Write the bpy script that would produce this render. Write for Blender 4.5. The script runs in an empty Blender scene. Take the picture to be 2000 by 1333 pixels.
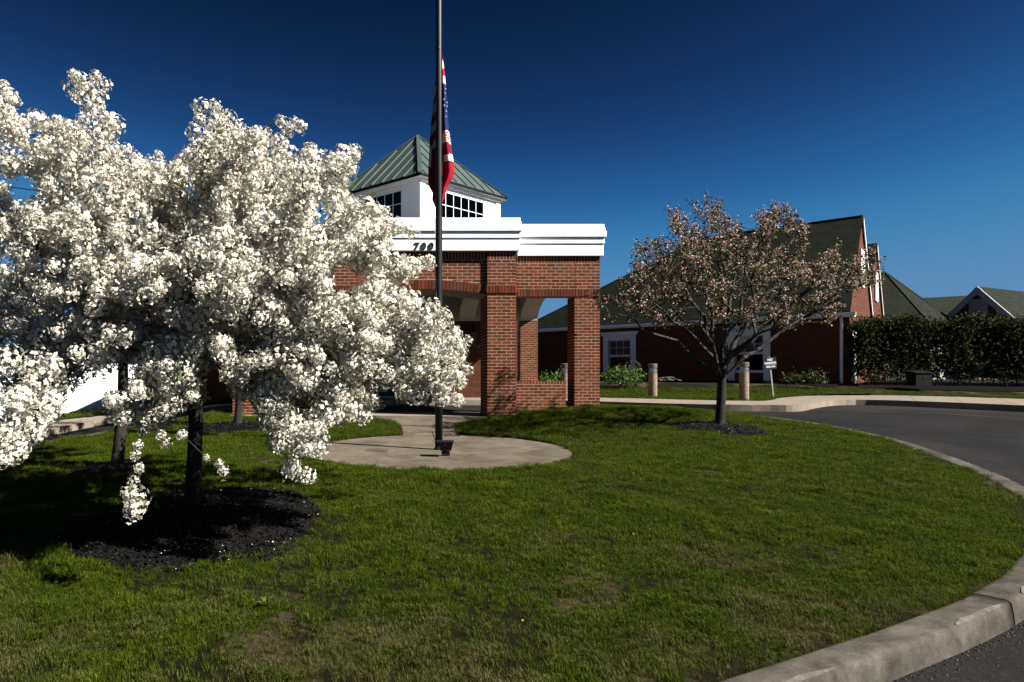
import bpy, math, random
import numpy as np
from mathutils import Vector, Matrix

random.seed(7)
rng = np.random.default_rng(7)
SC = bpy.context.scene
COL = SC.collection

# ------------------------------------------------------------------ camera
CAM_Z = 0.77
F = 1380.0
cam_d = bpy.data.cameras.new('camera')
cam = bpy.data.objects.new('camera', cam_d)
COL.objects.link(cam)
cam.location = (0, 0, CAM_Z)
cam.rotation_euler = (math.radians(90), 0, 0)
cam_d.sensor_fit = 'HORIZONTAL'
cam_d.sensor_width = 36.0
cam_d.lens = 36.0 * F / 2000.0
cam_d.shift_x = (1000 - 780) / 2000.0
cam_d.shift_y = (730 - 666.5) / 2000.0
cam_d.clip_start = 0.05
cam_d.clip_end = 5000
SC.camera = cam

# ------------------------------------------------------------------ sky, sun, exposure
SUN = Vector((0.688, -0.336, 0.643)).normalized()
SUN_EL = math.asin(SUN.z)
world = bpy.data.worlds.new('World')
SC.world = world
world.use_nodes = True
wn = world.node_tree.nodes
wl = world.node_tree.links
for n in list(wn):
    wn.remove(n)
wo = wn.new('ShaderNodeOutputWorld')
bg = wn.new('ShaderNodeBackground')
sky = wn.new('ShaderNodeTexSky')
sky.sky_type = 'NISHITA'
sky.sun_disc = False
sky.sun_elevation = SUN_EL
sky.sun_rotation = math.atan2(SUN.x, SUN.y)
sky.altitude = 5000
sky.air_density = 0.3
sky.dust_density = 0.0
sky.ozone_density = 8.0
# polarised, contrasty rendition of the whole sky: one response curve per colour channel
sep = wn.new('ShaderNodeSeparateColor')
cmb = wn.new('ShaderNodeCombineColor')
wl.new(sky.outputs[0], sep.inputs[0])
def wmath(op, a, b=None):
    n_ = wn.new('ShaderNodeMath'); n_.operation = op
    for i_, v_ in enumerate((a, b)):
        if v_ is None: continue
        if isinstance(v_, (int, float)): n_.inputs[i_].default_value = v_
        else: wl.new(v_, n_.inputs[i_])
    return n_.outputs[0]
for ch, (ex, kk, top_) in enumerate(((3.3, 23.0, 0.74), (3.5, 9.4, 1.62), (3.2, 0.86, 3.0))):
    x_ = wmath('MULTIPLY', wmath('POWER', sep.outputs[ch], ex), kk)
    q_ = wmath('SQRT', wmath('ADD', wmath('POWER', wmath('DIVIDE', x_, top_), 2.0), 1.0))
    wl.new(wmath('DIVIDE', x_, q_), cmb.inputs[ch])
wl.new(cmb.outputs[0], bg.inputs[0])
wl.new(bg.outputs[0], wo.inputs[0])
bg.inputs[1].default_value = 0.05

sun_d = bpy.data.lights.new('sun', 'SUN')
sun_d.energy = 5.0
sun_d.angle = math.radians(0.5)
sun_d.color = (1.0, 0.955, 0.88)
sun = bpy.data.objects.new('sun', sun_d)
sun.rotation_euler = (-SUN).to_track_quat('-Z', 'Y').to_euler()
sun.location = (20, -10, 30)
COL.objects.link(sun)

SC.view_settings.view_transform = 'Standard'
SC.view_settings.look = 'None'
SC.view_settings.gamma = 1.0
SC.view_settings.use_curve_mapping = False
SC.view_settings.exposure = 1.7
SC.cycles.max_bounces = 6
SC.cycles.diffuse_bounces = 1
SC.cycles.transparent_max_bounces = 8

# ------------------------------------------------------------------ helpers
def P(px, py, Y):
    """point at depth Y seen at photograph pixel px, py"""
    return Vector(((px - 780) / F * Y, Y, CAM_Z - (py - 730) / F * Y))

def PX(X, Y): return 780 + X / Y * F
def PY(Z, Y): return 730 - (Z - CAM_Z) / Y * F

def tag(o, label=None, cat=None, group=None, kind=None):
    if label: o['label'] = label
    if cat: o['category'] = cat
    if group: o['group'] = group
    if kind: o['kind'] = kind
    return o

def empty(name, loc=(0, 0, 0), rz=0.0):
    o = bpy.data.objects.new(name, None)
    o.empty_display_size = 0.2
    o.location = loc
    o.rotation_euler = (0, 0, rz)
    COL.objects.link(o)
    return o

class MB:
    """collects polygons (local metres); auto UV in metres"""
    def __init__(s):
        s.v = []; s.f = []; s.t = []
    def poly(s, pts, tint=(1, 1, 1)):
        b = len(s.v)
        s.v += [tuple(p) for p in pts]
        s.f.append(tuple(range(b, b + len(pts)))); s.t.append(tint)
    def hexa(s, p, tint=(1, 1, 1)):
        b = len(s.v)
        s.v += [tuple(q) for q in p]
        for q in ((0, 3, 2, 1), (4, 5, 6, 7), (0, 1, 5, 4), (1, 2, 6, 5), (2, 3, 7, 6), (3, 0, 4, 7)):
            s.f.append(tuple(b + i for i in q)); s.t.append(tint)
    def box(s, x0, x1, y0, y1, z0, z1, M=None, tint=(1, 1, 1)):
        p = [(x0, y0, z0), (x1, y0, z0), (x1, y1, z0), (x0, y1, z0), (x0, y0, z1), (x1, y0, z1), (x1, y1, z1), (x0, y1, z1)]
        if M is not None: p = [M @ Vector(q) for q in p]
        s.hexa(p, tint)
    def prism(s, poly, z0, z1, M=None, tint=(1, 1, 1)):
        """extrude a 2D polygon (ccw) along z; M maps it"""
        n = len(poly)
        a = [Vector((x, y, z0)) for x, y in poly]; c = [Vector((x, y, z1)) for x, y in poly]
        if M is not None: a = [M @ q for q in a]; c = [M @ q for q in c]
        b = len(s.v); s.v += [tuple(q) for q in a] + [tuple(q) for q in c]
        s.f.append(tuple(b + i for i in reversed(range(n)))); s.t.append(tint)
        s.f.append(tuple(b + n + i for i in range(n))); s.t.append(tint)
        for i in range(n):
            j = (i + 1) % n
            s.f.append((b + i, b + j, b + n + j, b + n + i)); s.t.append(tint)
    def tube(s, pts, rad, sides=8, cap=True, tint=(1, 1, 1)):
        pts = [Vector(p) for p in pts]
        if not hasattr(rad, '__len__'): rad = [rad] * len(pts)
        b = len(s.v)
        prev = None
        for i, p in enumerate(pts):
            d = (pts[min(i + 1, len(pts) - 1)] - pts[max(i - 1, 0)]).normalized()
            if prev is None:
                a = Vector((1, 0, 0)) if abs(d.x) < 0.9 else Vector((0, 1, 0))
                u = d.cross(a).normalized()
            else:
                u = (prev - d * prev.dot(d)).normalized()
            prev = u
            w = d.cross(u)
            for k in range(sides):
                an = 2 * math.pi * k / sides
                s.v.append(tuple(p + (u * math.cos(an) + w * math.sin(an)) * rad[i]))
        for i in range(len(pts) - 1):
            for k in range(sides):
                k2 = (k + 1) % sides
                s.f.append((b + i * sides + k, b + i * sides + k2, b + (i + 1) * sides + k2, b + (i + 1) * sides + k)); s.t.append(tint)
        if cap:
            s.f.append(tuple(b + k for k in reversed(range(sides)))); s.t.append(tint)
            e = b + (len(pts) - 1) * sides
            s.f.append(tuple(e + k for k in range(sides))); s.t.append(tint)
    def lathe(s, prof, c=(0, 0, 0), sides=20, tint=(1, 1, 1)):
        """prof: list of (r, z)"""
        b = len(s.v)
        for r, z in prof:
            for k in range(sides):
                an = 2 * math.pi * k / sides
                s.v.append((c[0] + r * math.cos(an), c[1] + r * math.sin(an), c[2] + z))
        n = len(prof)
        for i in range(n - 1):
            for k in range(sides):
                k2 = (k + 1) % sides
                s.f.append((b + i * sides + k, b + i * sides + k2, b + (i + 1) * sides + k2, b + (i + 1) * sides + k)); s.t.append(tint)
        s.f.append(tuple(b + k for k in reversed(range(sides)))); s.t.append(tint)
        s.f.append(tuple(b + (n - 1) * sides + k for k in range(sides))); s.t.append(tint)
    def mesh(s, name, mat, smooth=False, tint=False, uv=True):
        m = bpy.data.meshes.new(name)
        m.from_pydata(s.v, [], s.f)
        m.materials.append(mat)
        if uv and len(s.f):
            me_uv = m.uv_layers.new(name='UVMap')
            data = np.zeros((len(m.loops), 2), np.float32)
            va = np.array(s.v, float)
            li = 0
            for f in s.f:
                q = va[list(f)]
                n = np.zeros(3)
                for i in range(len(q)):
                    a, c = q[i], q[(i + 1) % len(q)]
                    n += np.array(((a[1] - c[1]) * (a[2] + c[2]), (a[2] - c[2]) * (a[0] + c[0]), (a[0] - c[0]) * (a[1] + c[1])))
                l = np.linalg.norm(n)
                n = n / l if l > 0 else np.array((0, 0, 1.0))
                if abs(n[2]) > 0.97:
                    u = np.array((1.0, 0, 0)); w = np.array((0, 1.0, 0))
                else:
                    u = np.cross((0, 0, 1.0), n); u /= np.linalg.norm(u); w = np.cross(n, u)
                data[li:li + len(f), 0] = q @ u; data[li:li + len(f), 1] = q @ w
                li += len(f)
            me_uv.data.foreach_set('uv', data.ravel())
        if tint:
            at = m.color_attributes.new('tint', 'FLOAT_COLOR', 'CORNER')
            arr = np.ones((len(m.loops), 4), np.float32)
            li = 0
            for f, t in zip(s.f, s.t):
                arr[li:li + len(f), :3] = t; li += len(f)
            at.data.foreach_set('color', arr.ravel())
        if smooth:
            m.polygons.foreach_set('use_smooth', [True] * len(m.polygons))
        m.update()
        return m
    def build(s, name, mat, parent=None, smooth=False, tint=False, loc=None):
        o = bpy.data.objects.new(name, s.mesh(name, mat, smooth, tint))
        COL.objects.link(o)
        if parent is not None: o.parent = parent
        if loc is not None: o.location = loc
        return o

def np_mesh(name, V, Fq, mat, smooth=False, tint=None, nrm=None):
    """V (n,3), Fq (m,k) -> mesh, tint (m,3) per face"""
    m = bpy.data.meshes.new(name)
    V = np.ascontiguousarray(V, np.float32); Fq = np.ascontiguousarray(Fq, np.int32)
    k = Fq.shape[1]
    m.vertices.add(len(V)); m.vertices.foreach_set('co', V.ravel())
    m.loops.add(Fq.size); m.loops.foreach_set('vertex_index', Fq.ravel())
    m.polygons.add(len(Fq)); m.polygons.foreach_set('loop_start', np.arange(0, Fq.size, k, dtype=np.int32))
    m.polygons.foreach_set('loop_total', np.full(len(Fq), k, np.int32))
    if smooth: m.polygons.foreach_set('use_smooth', np.ones(len(Fq), bool))
    if tint is not None:
        at = m.color_attributes.new('tint', 'FLOAT_COLOR', 'CORNER')
        arr = np.ones((len(Fq), k, 4), np.float32)
        arr[:, :, :3] = np.asarray(tint)[:, None, :]
        at.data.foreach_set('color', arr.ravel())
    m.materials.append(mat)
    m.update(calc_edges=True)
    if nrm is not None:
        m.polygons.foreach_set('use_smooth', np.ones(len(Fq), bool))
        at = m.attributes.new('custom_normal', 'FLOAT_VECTOR', 'POINT')
        at.data.foreach_set('vector', np.ascontiguousarray(nrm, np.float32).ravel())
    return m

def np_obj(name, V, Fq, mat, parent=None, smooth=False, tint=None, nrm=None):
    o = bpy.data.objects.new(name, np_mesh(name, V, Fq, mat, smooth, tint, nrm))
    COL.objects.link(o)
    if parent is not None: o.parent = parent
    return o

def vnoise(x, y, f, seed):
    """smooth value noise"""
    g = np.random.default_rng(seed).random((64, 64))
    X = x * f; Y = y * f; i = np.floor(X).astype(int); j = np.floor(Y).astype(int); u = X - i; v = Y - j
    u = u * u * (3 - 2 * u); v = v * v * (3 - 2 * v)
    q = lambda a, b: g[a % 64, b % 64]
    return q(i, j) * (1 - u) * (1 - v) + q(i + 1, j) * u * (1 - v) + q(i, j + 1) * (1 - u) * v + q(i + 1, j + 1) * u * v

# ------------------------------------------------------------------ materials
def new_mat(name):
    m = bpy.data.materials.new(name); m.use_nodes = True
    nt = m.node_tree
    b = nt.nodes['Principled BSDF']
    return m, nt, b

def N(nt, kind, **kw):
    n = nt.nodes.new(kind)
    for k, v in kw.items():
        if k in n.inputs.keys(): n.inputs[k].default_value = v
        else: setattr(n, k, v)
    return n

def ramp(nt, fac, stops):
    r = nt.nodes.new('ShaderNodeValToRGB')
    el = r.color_ramp.elements
    while len(el) < len(stops): el.new(0.5)
    for e, (p, c) in zip(el, stops):
        e.position = p; e.color = (c[0], c[1], c[2], 1)
    nt.links.new(fac, r.inputs[0])
    return r.outputs[0]

def mixc(nt, fac, a, b, mode='MIX'):
    m = nt.nodes.new('ShaderNodeMix'); m.data_type = 'RGBA'; m.blend_type = mode
    for i, v in ((0, fac), (6, a), (7, b)):
        if isinstance(v, (int, float)): m.inputs[i].default_value = v
        elif isinstance(v, tuple): m.inputs[i].default_value = (v[0], v[1], v[2], 1)
        else: nt.links.new(v, m.inputs[i])
    return m.outputs[2]

def noise(nt, scale, detail=4, rough=0.6, coord='Object', dist=0.0):
    tc = nt.nodes.new('ShaderNodeTexCoord') if coord != 'World' else nt.nodes.new('ShaderNodeNewGeometry')
    n = nt.nodes.new('ShaderNodeTexNoise')
    n.inputs['Scale'].default_value = scale; n.inputs['Detail'].default_value = detail
    n.inputs['Roughness'].default_value = rough; n.inputs['Distortion'].default_value = dist
    nt.links.new(tc.outputs['Position' if coord == 'World' else coord], n.inputs['Vector'])
    return n.outputs['Fac']

def bump(nt, b, h, strength=0.3, dist=0.01):
    bp = nt.nodes.new('ShaderNodeBump')
    bp.inputs['Strength'].default_value = strength; bp.inputs['Distance'].default_value = dist
    nt.links.new(h, bp.inputs['Height']); nt.links.new(bp.outputs[0], b.inputs['Normal'])

def simple(name, c1, c2=None, rough=0.6, scale=6, spec=0.3, bmp=0.0, bs=60, metal=0.0, coord='World'):
    m, nt, b = new_mat(name)
    if c2 is None: c2 = tuple(x * 0.8 for x in c1)
    col = ramp(nt, noise(nt, scale, 5, 0.65, coord), [(0.3, c2), (0.7, c1)])
    nt.links.new(col, b.inputs['Base Color'])
    b.inputs['Roughness'].default_value = rough; b.inputs['Specular IOR Level'].default_value = spec
    b.inputs['Metallic'].default_value = metal
    if bmp: bump(nt, b, noise(nt, bs, 4, 0.7, coord), bmp, 0.01)
    return m

def tinted(name, rough=0.8, scale=25, lo=0.75, spec=0.2, bmp=0.3, bs=90, trans=0.0):
    m, nt, b = new_mat(name)
    at = nt.nodes.new('ShaderNodeAttribute'); at.attribute_name = 'tint'
    v = ramp(nt, noise(nt, scale, 4, 0.65, 'World'), [(0.3, (lo, lo, lo)), (0.7, (1.08, 1.08, 1.08))])
    c = mixc(nt, 1.0, at.outputs['Color'], v, 'MULTIPLY')
    nt.links.new(c, b.inputs['Base Color'])
    b.inputs['Roughness'].default_value = rough; b.inputs['Specular IOR Level'].default_value = spec
    if bmp: bump(nt, b, noise(nt, bs, 4, 0.7, 'World'), bmp, 0.004)
    if trans:
        out = nt.nodes['Material Output']
        t = nt.nodes.new('ShaderNodeBsdfTranslucent'); nt.links.new(c, t.inputs['Color'])
        mx = nt.nodes.new('ShaderNodeMixShader'); mx.inputs[0].default_value = trans
        nt.links.new(b.outputs[0], mx.inputs[1]); nt.links.new(t.outputs[0], mx.inputs[2])
        nt.links.new(mx.outputs[0], out.inputs['Surface'])
    return m

M = {}
M['brick'] = tinted('brick', 0.9, 30, 0.68, 0.05, 0.4, 120)
M['mortar'] = simple('mortar', (0.33, 0.235, 0.15), (0.22, 0.155, 0.098), 0.95, 12, 0.1, 0.4, 150)
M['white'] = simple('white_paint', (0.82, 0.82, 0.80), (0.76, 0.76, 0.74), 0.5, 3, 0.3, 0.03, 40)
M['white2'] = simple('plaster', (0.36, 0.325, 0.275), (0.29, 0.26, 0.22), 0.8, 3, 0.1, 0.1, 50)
M['trim'] = simple('trim_paint', (0.60, 0.61, 0.63), (0.52, 0.53, 0.55), 0.5, 4, 0.3)
M['trim_dull'] = simple('dull_trim', (0.30, 0.31, 0.33), None, 0.6, 4, 0.1)
M['black'] = simple('black_metal', (0.012, 0.012, 0.013), (0.007, 0.007, 0.008), 0.35, 8, 0.5)
M['dark_bronze'] = simple('bronze_metal', (0.007, 0.0068, 0.007), (0.004, 0.004, 0.0042), 0.5, 6, 0.25)
M['galv'] = simple('galvanised', (0.35, 0.36, 0.37), (0.22, 0.23, 0.24), 0.45, 20, 0.5, metal=0.5)
M['bark'] = simple('bark', (0.034, 0.028, 0.024), (0.007, 0.006, 0.005), 0.9, 22, 0.15, 0.9, 60)
M['bark_grey'] = simple('grey_bark', (0.060, 0.053, 0.048), (0.010, 0.0085, 0.008), 0.85, 14, 0.2, 0.8, 50)
M['blossom'] = tinted('blossom', 0.7, 8, 0.93, 0.05, 0.0, trans=0.22)
M['leaf'] = tinted('leaf', 0.6, 6, 0.8, 0.2, 0.0, trans=0.3)
M['hedge_leaf'] = tinted('hedge_leaf', 0.75, 6, 0.8, 0.06, 0.0, trans=0.12)
M['ridge'] = simple('ridge_shingle', (0.014, 0.020, 0.012), None, 0.9, 6, 0.1)
M['flag'] = tinted('flag_cloth', 0.75, 50, 0.9, 0.1, 0.0, trans=0.2)
M['chip'] = tinted('mulch_chip', 0.75, 60, 0.6, 0.12, 0.0)

def concrete(name, a, b2, scale=3.0, stain=0.55):
    m, nt, b = new_mat(name)
    c = ramp(nt, noise(nt, scale, 6, 0.7, 'World'), [(0.28, b2), (0.7, a)])
    fine = ramp(nt, noise(nt, 90, 3, 0.8, 'World'), [(0.3, (0.7, 0.7, 0.7)), (0.7, (1.1, 1.1, 1.1))])
    c = mixc(nt, 1.0, c, fine, 'MULTIPLY')
    st = ramp(nt, noise(nt, 1.3, 5, 0.75, 'World', 0.6), [(0.35, (stain, stain * 0.95, stain * 0.88)), (0.6, (1, 1, 1))])
    c = mixc(nt, 1.0, c, st, 'MULTIPLY')
    nt.links.new(c, b.inputs['Base Color'])
    b.inputs['Roughness'].default_value = 0.9; b.inputs['Specular IOR Level'].default_value = 0.15
    bump(nt, b, noise(nt, 75, 5, 0.85, 'World'), 0.7, 0.008)
    return m
M['slab'] = concrete('slab_concrete', (0.140, 0.119, 0.093), (0.08, 0.067, 0.052))
M['walk'] = concrete('walk_concrete', (0.22, 0.19, 0.155), (0.16, 0.138, 0.112), 2.0, 0.8)
M['kerb'] = concrete('kerb_concrete', (0.118, 0.104, 0.086), (0.042, 0.037, 0.031), 6.0, 0.42)

def asphalt():
    m, nt, b = new_mat('asphalt')
    c = ramp(nt, noise(nt, 0.7, 6, 0.7, 'World', 0.5), [(0.3, (0.0085, 0.008, 0.008)), (0.7, (0.020, 0.0185, 0.018))])
    g = ramp(nt, noise(nt, 160, 3, 0.8, 'World'), [(0.35, (0.45, 0.45, 0.45)), (0.62, (1.0, 1.0, 1.0)), (0.75, (2.2, 2.1, 2.0))])
    c = mixc(nt, 1.0, c, g, 'MULTIPLY')
    pt2 = ramp(nt, noise(nt, 0.25, 4, 0.6, 'World', 1.2), [(0.40, (0.62, 0.62, 0.64)), (0.5, (1, 1, 1)), (0.60, (1.35, 1.3, 1.27))])
    c = mixc(nt, 1.0, c, pt2, 'MULTIPLY')
    sp2 = ramp(nt, noise(nt, 42, 3, 0.85, 'World'), [(0.30, (0.5, 0.5, 0.5)), (0.55, (1, 1, 1)), (0.72, (2.6, 2.5, 2.4))])
    c = mixc(nt, 1.0, c, sp2, 'MULTIPLY'); nt.links.new(c, b.inputs['Base Color'])
    b.inputs['Roughness'].default_value = 0.85; b.inputs['Specular IOR Level'].default_value = 0.12
    bump(nt, b, noise(nt, 90, 4, 0.8, 'World'), 1.0, 0.012)
    return m
M['asphalt'] = asphalt()
M['scrape'] = concrete('scraped_concrete', (0.17, 0.153, 0.13), (0.075, 0.067, 0.057), 22.0, 0.5)
M['seam'] = simple('tar', (0.012, 0.012, 0.012), None, 0.5, 10, 0.4)

def soil(name, grassy):
    m, nt, b = new_mat(name)
    g = ramp(nt, noise(nt, 30, 5, 0.8, 'World'), [(0.3, (0.003, 0.003, 0.001)), (0.7, (0.012, 0.012, 0.004))])
    d = ramp(nt, noise(nt, 40, 5, 0.8, 'World'), [(0.3, (0.03, 0.022, 0.013)), (0.7, (0.11, 0.08, 0.048))])
    f = ramp(nt, noise(nt, 0.9, 6, 0.7, 'World', 0.4), [(0.52, (0, 0, 0)), (0.68, (1, 1, 1))])
    c = mixc(nt, f, g, d) if grassy else d
    nt.links.new(c, b.inputs['Base Color'])
    b.inputs['Roughness'].default_value = 1.0; b.inputs['Specular IOR Level'].default_value = 0.05
    bump(nt, b, noise(nt, 70, 5, 0.8, 'World'), 1.0, 0.02)
    return m
M['soil'] = soil('lawn_soil', True)

def grass_mat(name):
    m, nt, b = new_mat(name)
    big = noise(nt, 0.55, 5, 0.65, 'World', 0.3)
    mid = noise(nt, 3.2, 4, 0.7, 'World')
    fine = noise(nt, 45, 2, 0.6, 'World')
    green = ramp(nt, mid, [(0.3, (0.026, 0.044, 0.0026)), (0.5, (0.040, 0.060, 0.0032)), (0.72, (0.062, 0.082, 0.005))])
    var = ramp(nt, fine, [(0.28, (0.32, 0.34, 0.3)), (0.5, (0.95, 0.95, 0.95)), (0.70, (2.3, 2.1, 2.2))])
    green = mixc(nt, 1.0, green, var, 'MULTIPLY')
    dry = ramp(nt, fine, [(0.3, (0.036, 0.030, 0.012)), (0.7, (0.14, 0.112, 0.055))])
    # dry patches: large drift, mixed blade by blade with the fine noise
    ad = nt.nodes.new('ShaderNodeMath'); ad.operation = 'MULTIPLY_ADD'
    nt.links.new(fine, ad.inputs[0]); ad.inputs[1].default_value = 0.55
    b2 = nt.nodes.new('ShaderNodeMath'); b2.operation = 'MULTIPLY_ADD'
    nt.links.new(mid, b2.inputs[0]); b2.inputs[1].default_value = 0.45
    nt.links.new(big, b2.inputs[2]); nt.links.new(b2.outputs[0], ad.inputs[2])
    # thinner, drier grass towards the sunny front kerb
    geo = nt.nodes.new('ShaderNodeNewGeometry'); sp = nt.nodes.new('ShaderNodeSeparateXYZ')
    nt.links.new(geo.outputs['Position'], sp.inputs[0])
    mr = nt.nodes.new('ShaderNodeMapRange'); mr.inputs[1].default_value = 3.2; mr.inputs[2].default_value = 8.0
    mr.inputs[3].default_value = 0.05; mr.inputs[4].default_value = -0.20
    nt.links.new(sp.outputs[1], mr.inputs[0])
    a3 = nt.nodes.new('ShaderNodeMath'); nt.links.new(ad.outputs[0], a3.inputs[0]); nt.links.new(mr.outputs[0], a3.inputs[1])
    sc = nt.nodes.new('ShaderNodeMapRange'); sc.inputs[1].default_value = 0.98; sc.inputs[2].default_value = 1.20
    nt.links.new(a3.outputs[0], sc.inputs[0])
    c = mixc(nt, sc.outputs[0], green, dry)
    nt.links.new(c, b.inputs['Base Color'])
    b.inputs['Roughness'].default_value = 0.6; b.inputs['Specular IOR Level'].default_value = 0.06
    out = nt.nodes['Material Output']
    t = nt.nodes.new('ShaderNodeBsdfTranslucent'); nt.links.new(c, t.inputs['Color'])
    mx = nt.nodes.new('ShaderNodeMixShader'); mx.inputs[0].default_value = 0.35
    nt.links.new(b.outputs[0], mx.inputs[1]); nt.links.new(t.outputs[0], mx.inputs[2])
    nt.links.new(mx.outputs[0], out.inputs['Surface'])
    return m
M['grass'] = grass_mat('grass_blades')

def brick_wall_mat(name, c1, c2, mort, bw=0.203, rh=0.0677, ms=0.006, bumpd=0.004, rough=0.9):
    m, nt, b = new_mat(name)
    tc = nt.nodes.new('ShaderNodeTexCoord')
    br = nt.nodes.new('ShaderNodeTexBrick')
    nt.links.new(tc.outputs['UV'], br.inputs['Vector'])
    br.inputs['Scale'].default_value = 1.0
    br.inputs['Brick Width'].default_value = bw; br.inputs['Row Height'].default_value = rh
    br.inputs['Mortar Size'].default_value = ms; br.inputs['Mortar Smooth'].default_value = 0.1
    br.inputs['Color1'].default_value = (*c1, 1); br.inputs['Color2'].default_value = (*c2, 1); br.inputs['Mortar'].default_value = (*mort, 1)
    v = ramp(nt, noise(nt, 5, 6, 0.75, 'World'), [(0.3, (0.72, 0.72, 0.72)), (0.7, (1.15, 1.15, 1.15))])
    c = mixc(nt, 1.0, br.outputs['Color'], v, 'MULTIPLY')
    nt.links.new(c, b.inputs['Base Color'])
    b.inputs['Roughness'].default_value = rough; b.inputs['Specular IOR Level'].default_value = 0.12
    inv = nt.nodes.new('ShaderNodeMath'); inv.operation = 'SUBTRACT'; inv.inputs[0].default_value = 1.0
    nt.links.new(br.outputs['Fac'], inv.inputs[1])
    bump(nt, b, inv.outputs[0], 0.8, bumpd)
    return m
M['house_brick'] = brick_wall_mat('house_brick', (0.100, 0.030, 0.014), (0.060, 0.019, 0.010), (0.075, 0.044, 0.026))
M['gable_brick'] = M['house_brick']
M['shingle'] = brick_wall_mat('green_shingle', (0.011, 0.0145, 0.0075), (0.0055, 0.0075, 0.004), (0.0012, 0.002, 0.0012), 0.34, 0.19, 0.014, 0.02)

def metal_roof():
    m, nt, b = new_mat('green_metal_roof')
    c = ramp(nt, noise(nt, 1.2, 5, 0.6, 'World'), [(0.3, (0.026, 0.042, 0.039)), (0.7, (0.042, 0.062, 0.058))])
    nt.links.new(c, b.inputs['Base Color'])
    b.inputs['Roughness'].default_value = 0.55; b.inputs['Specular IOR Level'].default_value = 0.4
    return m
M['metal_roof'] = metal_roof()
M['metal_edge'] = simple('roof_edge', (0.0045, 0.0065, 0.006), None, 0.8, 6, 0.1)

def glass(name, tintc, fac):
    m, nt, b = new_mat(name)
    out = nt.nodes['Material Output']
    g = nt.nodes.new('ShaderNodeBsdfGlossy'); g.inputs['Roughness'].default_value = 0.03; g.inputs['Color'].default_value = (0.22, 0.23, 0.25, 1)
    t = nt.nodes.new('ShaderNodeBsdfTransparent'); t.inputs['Color'].default_value = (*tintc, 1)
    fr = nt.nodes.new('ShaderNodeFresnel'); fr.inputs['IOR'].default_value = 1.5
    mx = nt.nodes.new('ShaderNodeMixShader')
    nt.links.new(fr.outputs[0], mx.inputs[0]); nt.links.new(t.outputs[0], mx.inputs[1]); nt.links.new(g.outputs[0], mx.inputs[2])
    nt.links.new(mx.outputs[0], out.inputs['Surface'])
    return m
M['glass'] = glass('window_glass', (0.55, 0.58, 0.6), 0.5)
M['dark_room'] = simple('dark_interior', (0.02, 0.02, 0.022), None, 0.9, 3, 0.05)
M['blind'] = simple('window_blind', (0.75, 0.73, 0.70), None, 0.8, 3, 0.1)
M['sign_black'] = simple('sign_face', (0.012, 0.013, 0.015), None, 0.4, 5, 0.4)
M['sign_white'] = simple('sign_white', (0.8, 0.8, 0.8), None, 0.5, 5, 0.3)
M['yellow'] = simple('worn_yellow_paint', (0.075, 0.055, 0.026), (0.02, 0.018, 0.016), 0.85, 14, 0.1)
M['hose'] = simple('hose_rubber', (0.10, 0.09, 0.085), None, 0.5, 10, 0.3)

def aggregate():
    m, nt, b = new_mat('exposed_aggregate')
    tc = nt.nodes.new('ShaderNodeTexCoord')
    v = nt.nodes.new('ShaderNodeTexVoronoi'); v.inputs['Scale'].default_value = 70
    nt.links.new(tc.outputs['Object'], v.inputs['Vector'])
    hs = nt.nodes.new('ShaderNodeSeparateColor'); nt.links.new(v.outputs['Color'], hs.inputs[0])
    c = ramp(nt, hs.outputs[0], [(0.0, (0.05, 0.03, 0.018)), (0.4, (0.13, 0.085, 0.05)), (0.75, (0.20, 0.14, 0.09)), (1.0, (0.3, 0.25, 0.19))])
    nt.links.new(c, b.inputs['Base Color']); b.inputs['Roughness'].default_value = 0.85
    bump(nt, b, v.outputs['Distance'], -0.6, 0.006)
    return m
M['aggregate'] = aggregate()
M['bollard_head'] = simple('bollard_head', (0.09, 0.08, 0.066), (0.06, 0.053, 0.044), 0.5, 12, 0.3)
M['lantern_glass'] = simple('lantern_glass', (0.06, 0.055, 0.045), None, 0.2, 10, 0.5)
M['lens'] = simple('lamp_lens', (0.38, 0.42, 0.46), (0.25, 0.28, 0.31), 0.15, 10, 0.6)

# ------------------------------------------------------------------ terrain
def road_z(x, y):
    x = np.asarray(x, float); y = np.asarray(y, float)
    t = 16.4 - y
    t = np.clip(t, 0, 13.0)
    left = np.clip(-x - 3.0, 0, 5.5)
    near = np.clip((y - 8) / 6.0, 0, 1)
    return -0.16 - 0.0672 * t - 0.06 * left * (0.25 + 0.75 * near)

BND = [(1.68, 3.74), (3.88, 4.88), (5.2, 5.88), (6.4, 7.05), (7.2, 8.5), (7.68, 9.9), (8.08, 11.8), (8.0, 13.4), (7.5, 14.7), (6.3, 16.15), (4.9, 16.75),
       (2.5, 16.9), (0.5, 16.9), (-1.8, 16.85), (-3.6, 16.7), (-4.4, 15.6), (-5.2, 14.2), (-6.1, 12.2), (-6.5, 10.3), (-6.5, 8.2), (-6.1, 6.0), (-5.1, 4.2), (-3.6, 3.05), (-1.6, 2.75), (0.2, 3.05)]
def catmull(pts, per=8, closed=True):
    out = []
    n = len(pts)
    for i in range(n if closed else n - 1):
        g = lambda k: np.array(pts[k % n] if closed else pts[min(max(k, 0), n - 1)], float)
        p0, p1, p2, p3 = g(i - 1), g(i), g(i + 1), g(i + 2)
        for k in range(per):
            t = k / per
            out.append(0.5 * ((2 * p1) + (-p0 + p2) * t + (2 * p0 - 5 * p1 + 4 * p2 - p3) * t * t + (-p0 + 3 * p1 - 3 * p2 + p3) * t ** 3))
    if not closed: out.append(np.array(pts[-1], float))
    return np.array(out)
ISL = catmull(BND, 8)

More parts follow.
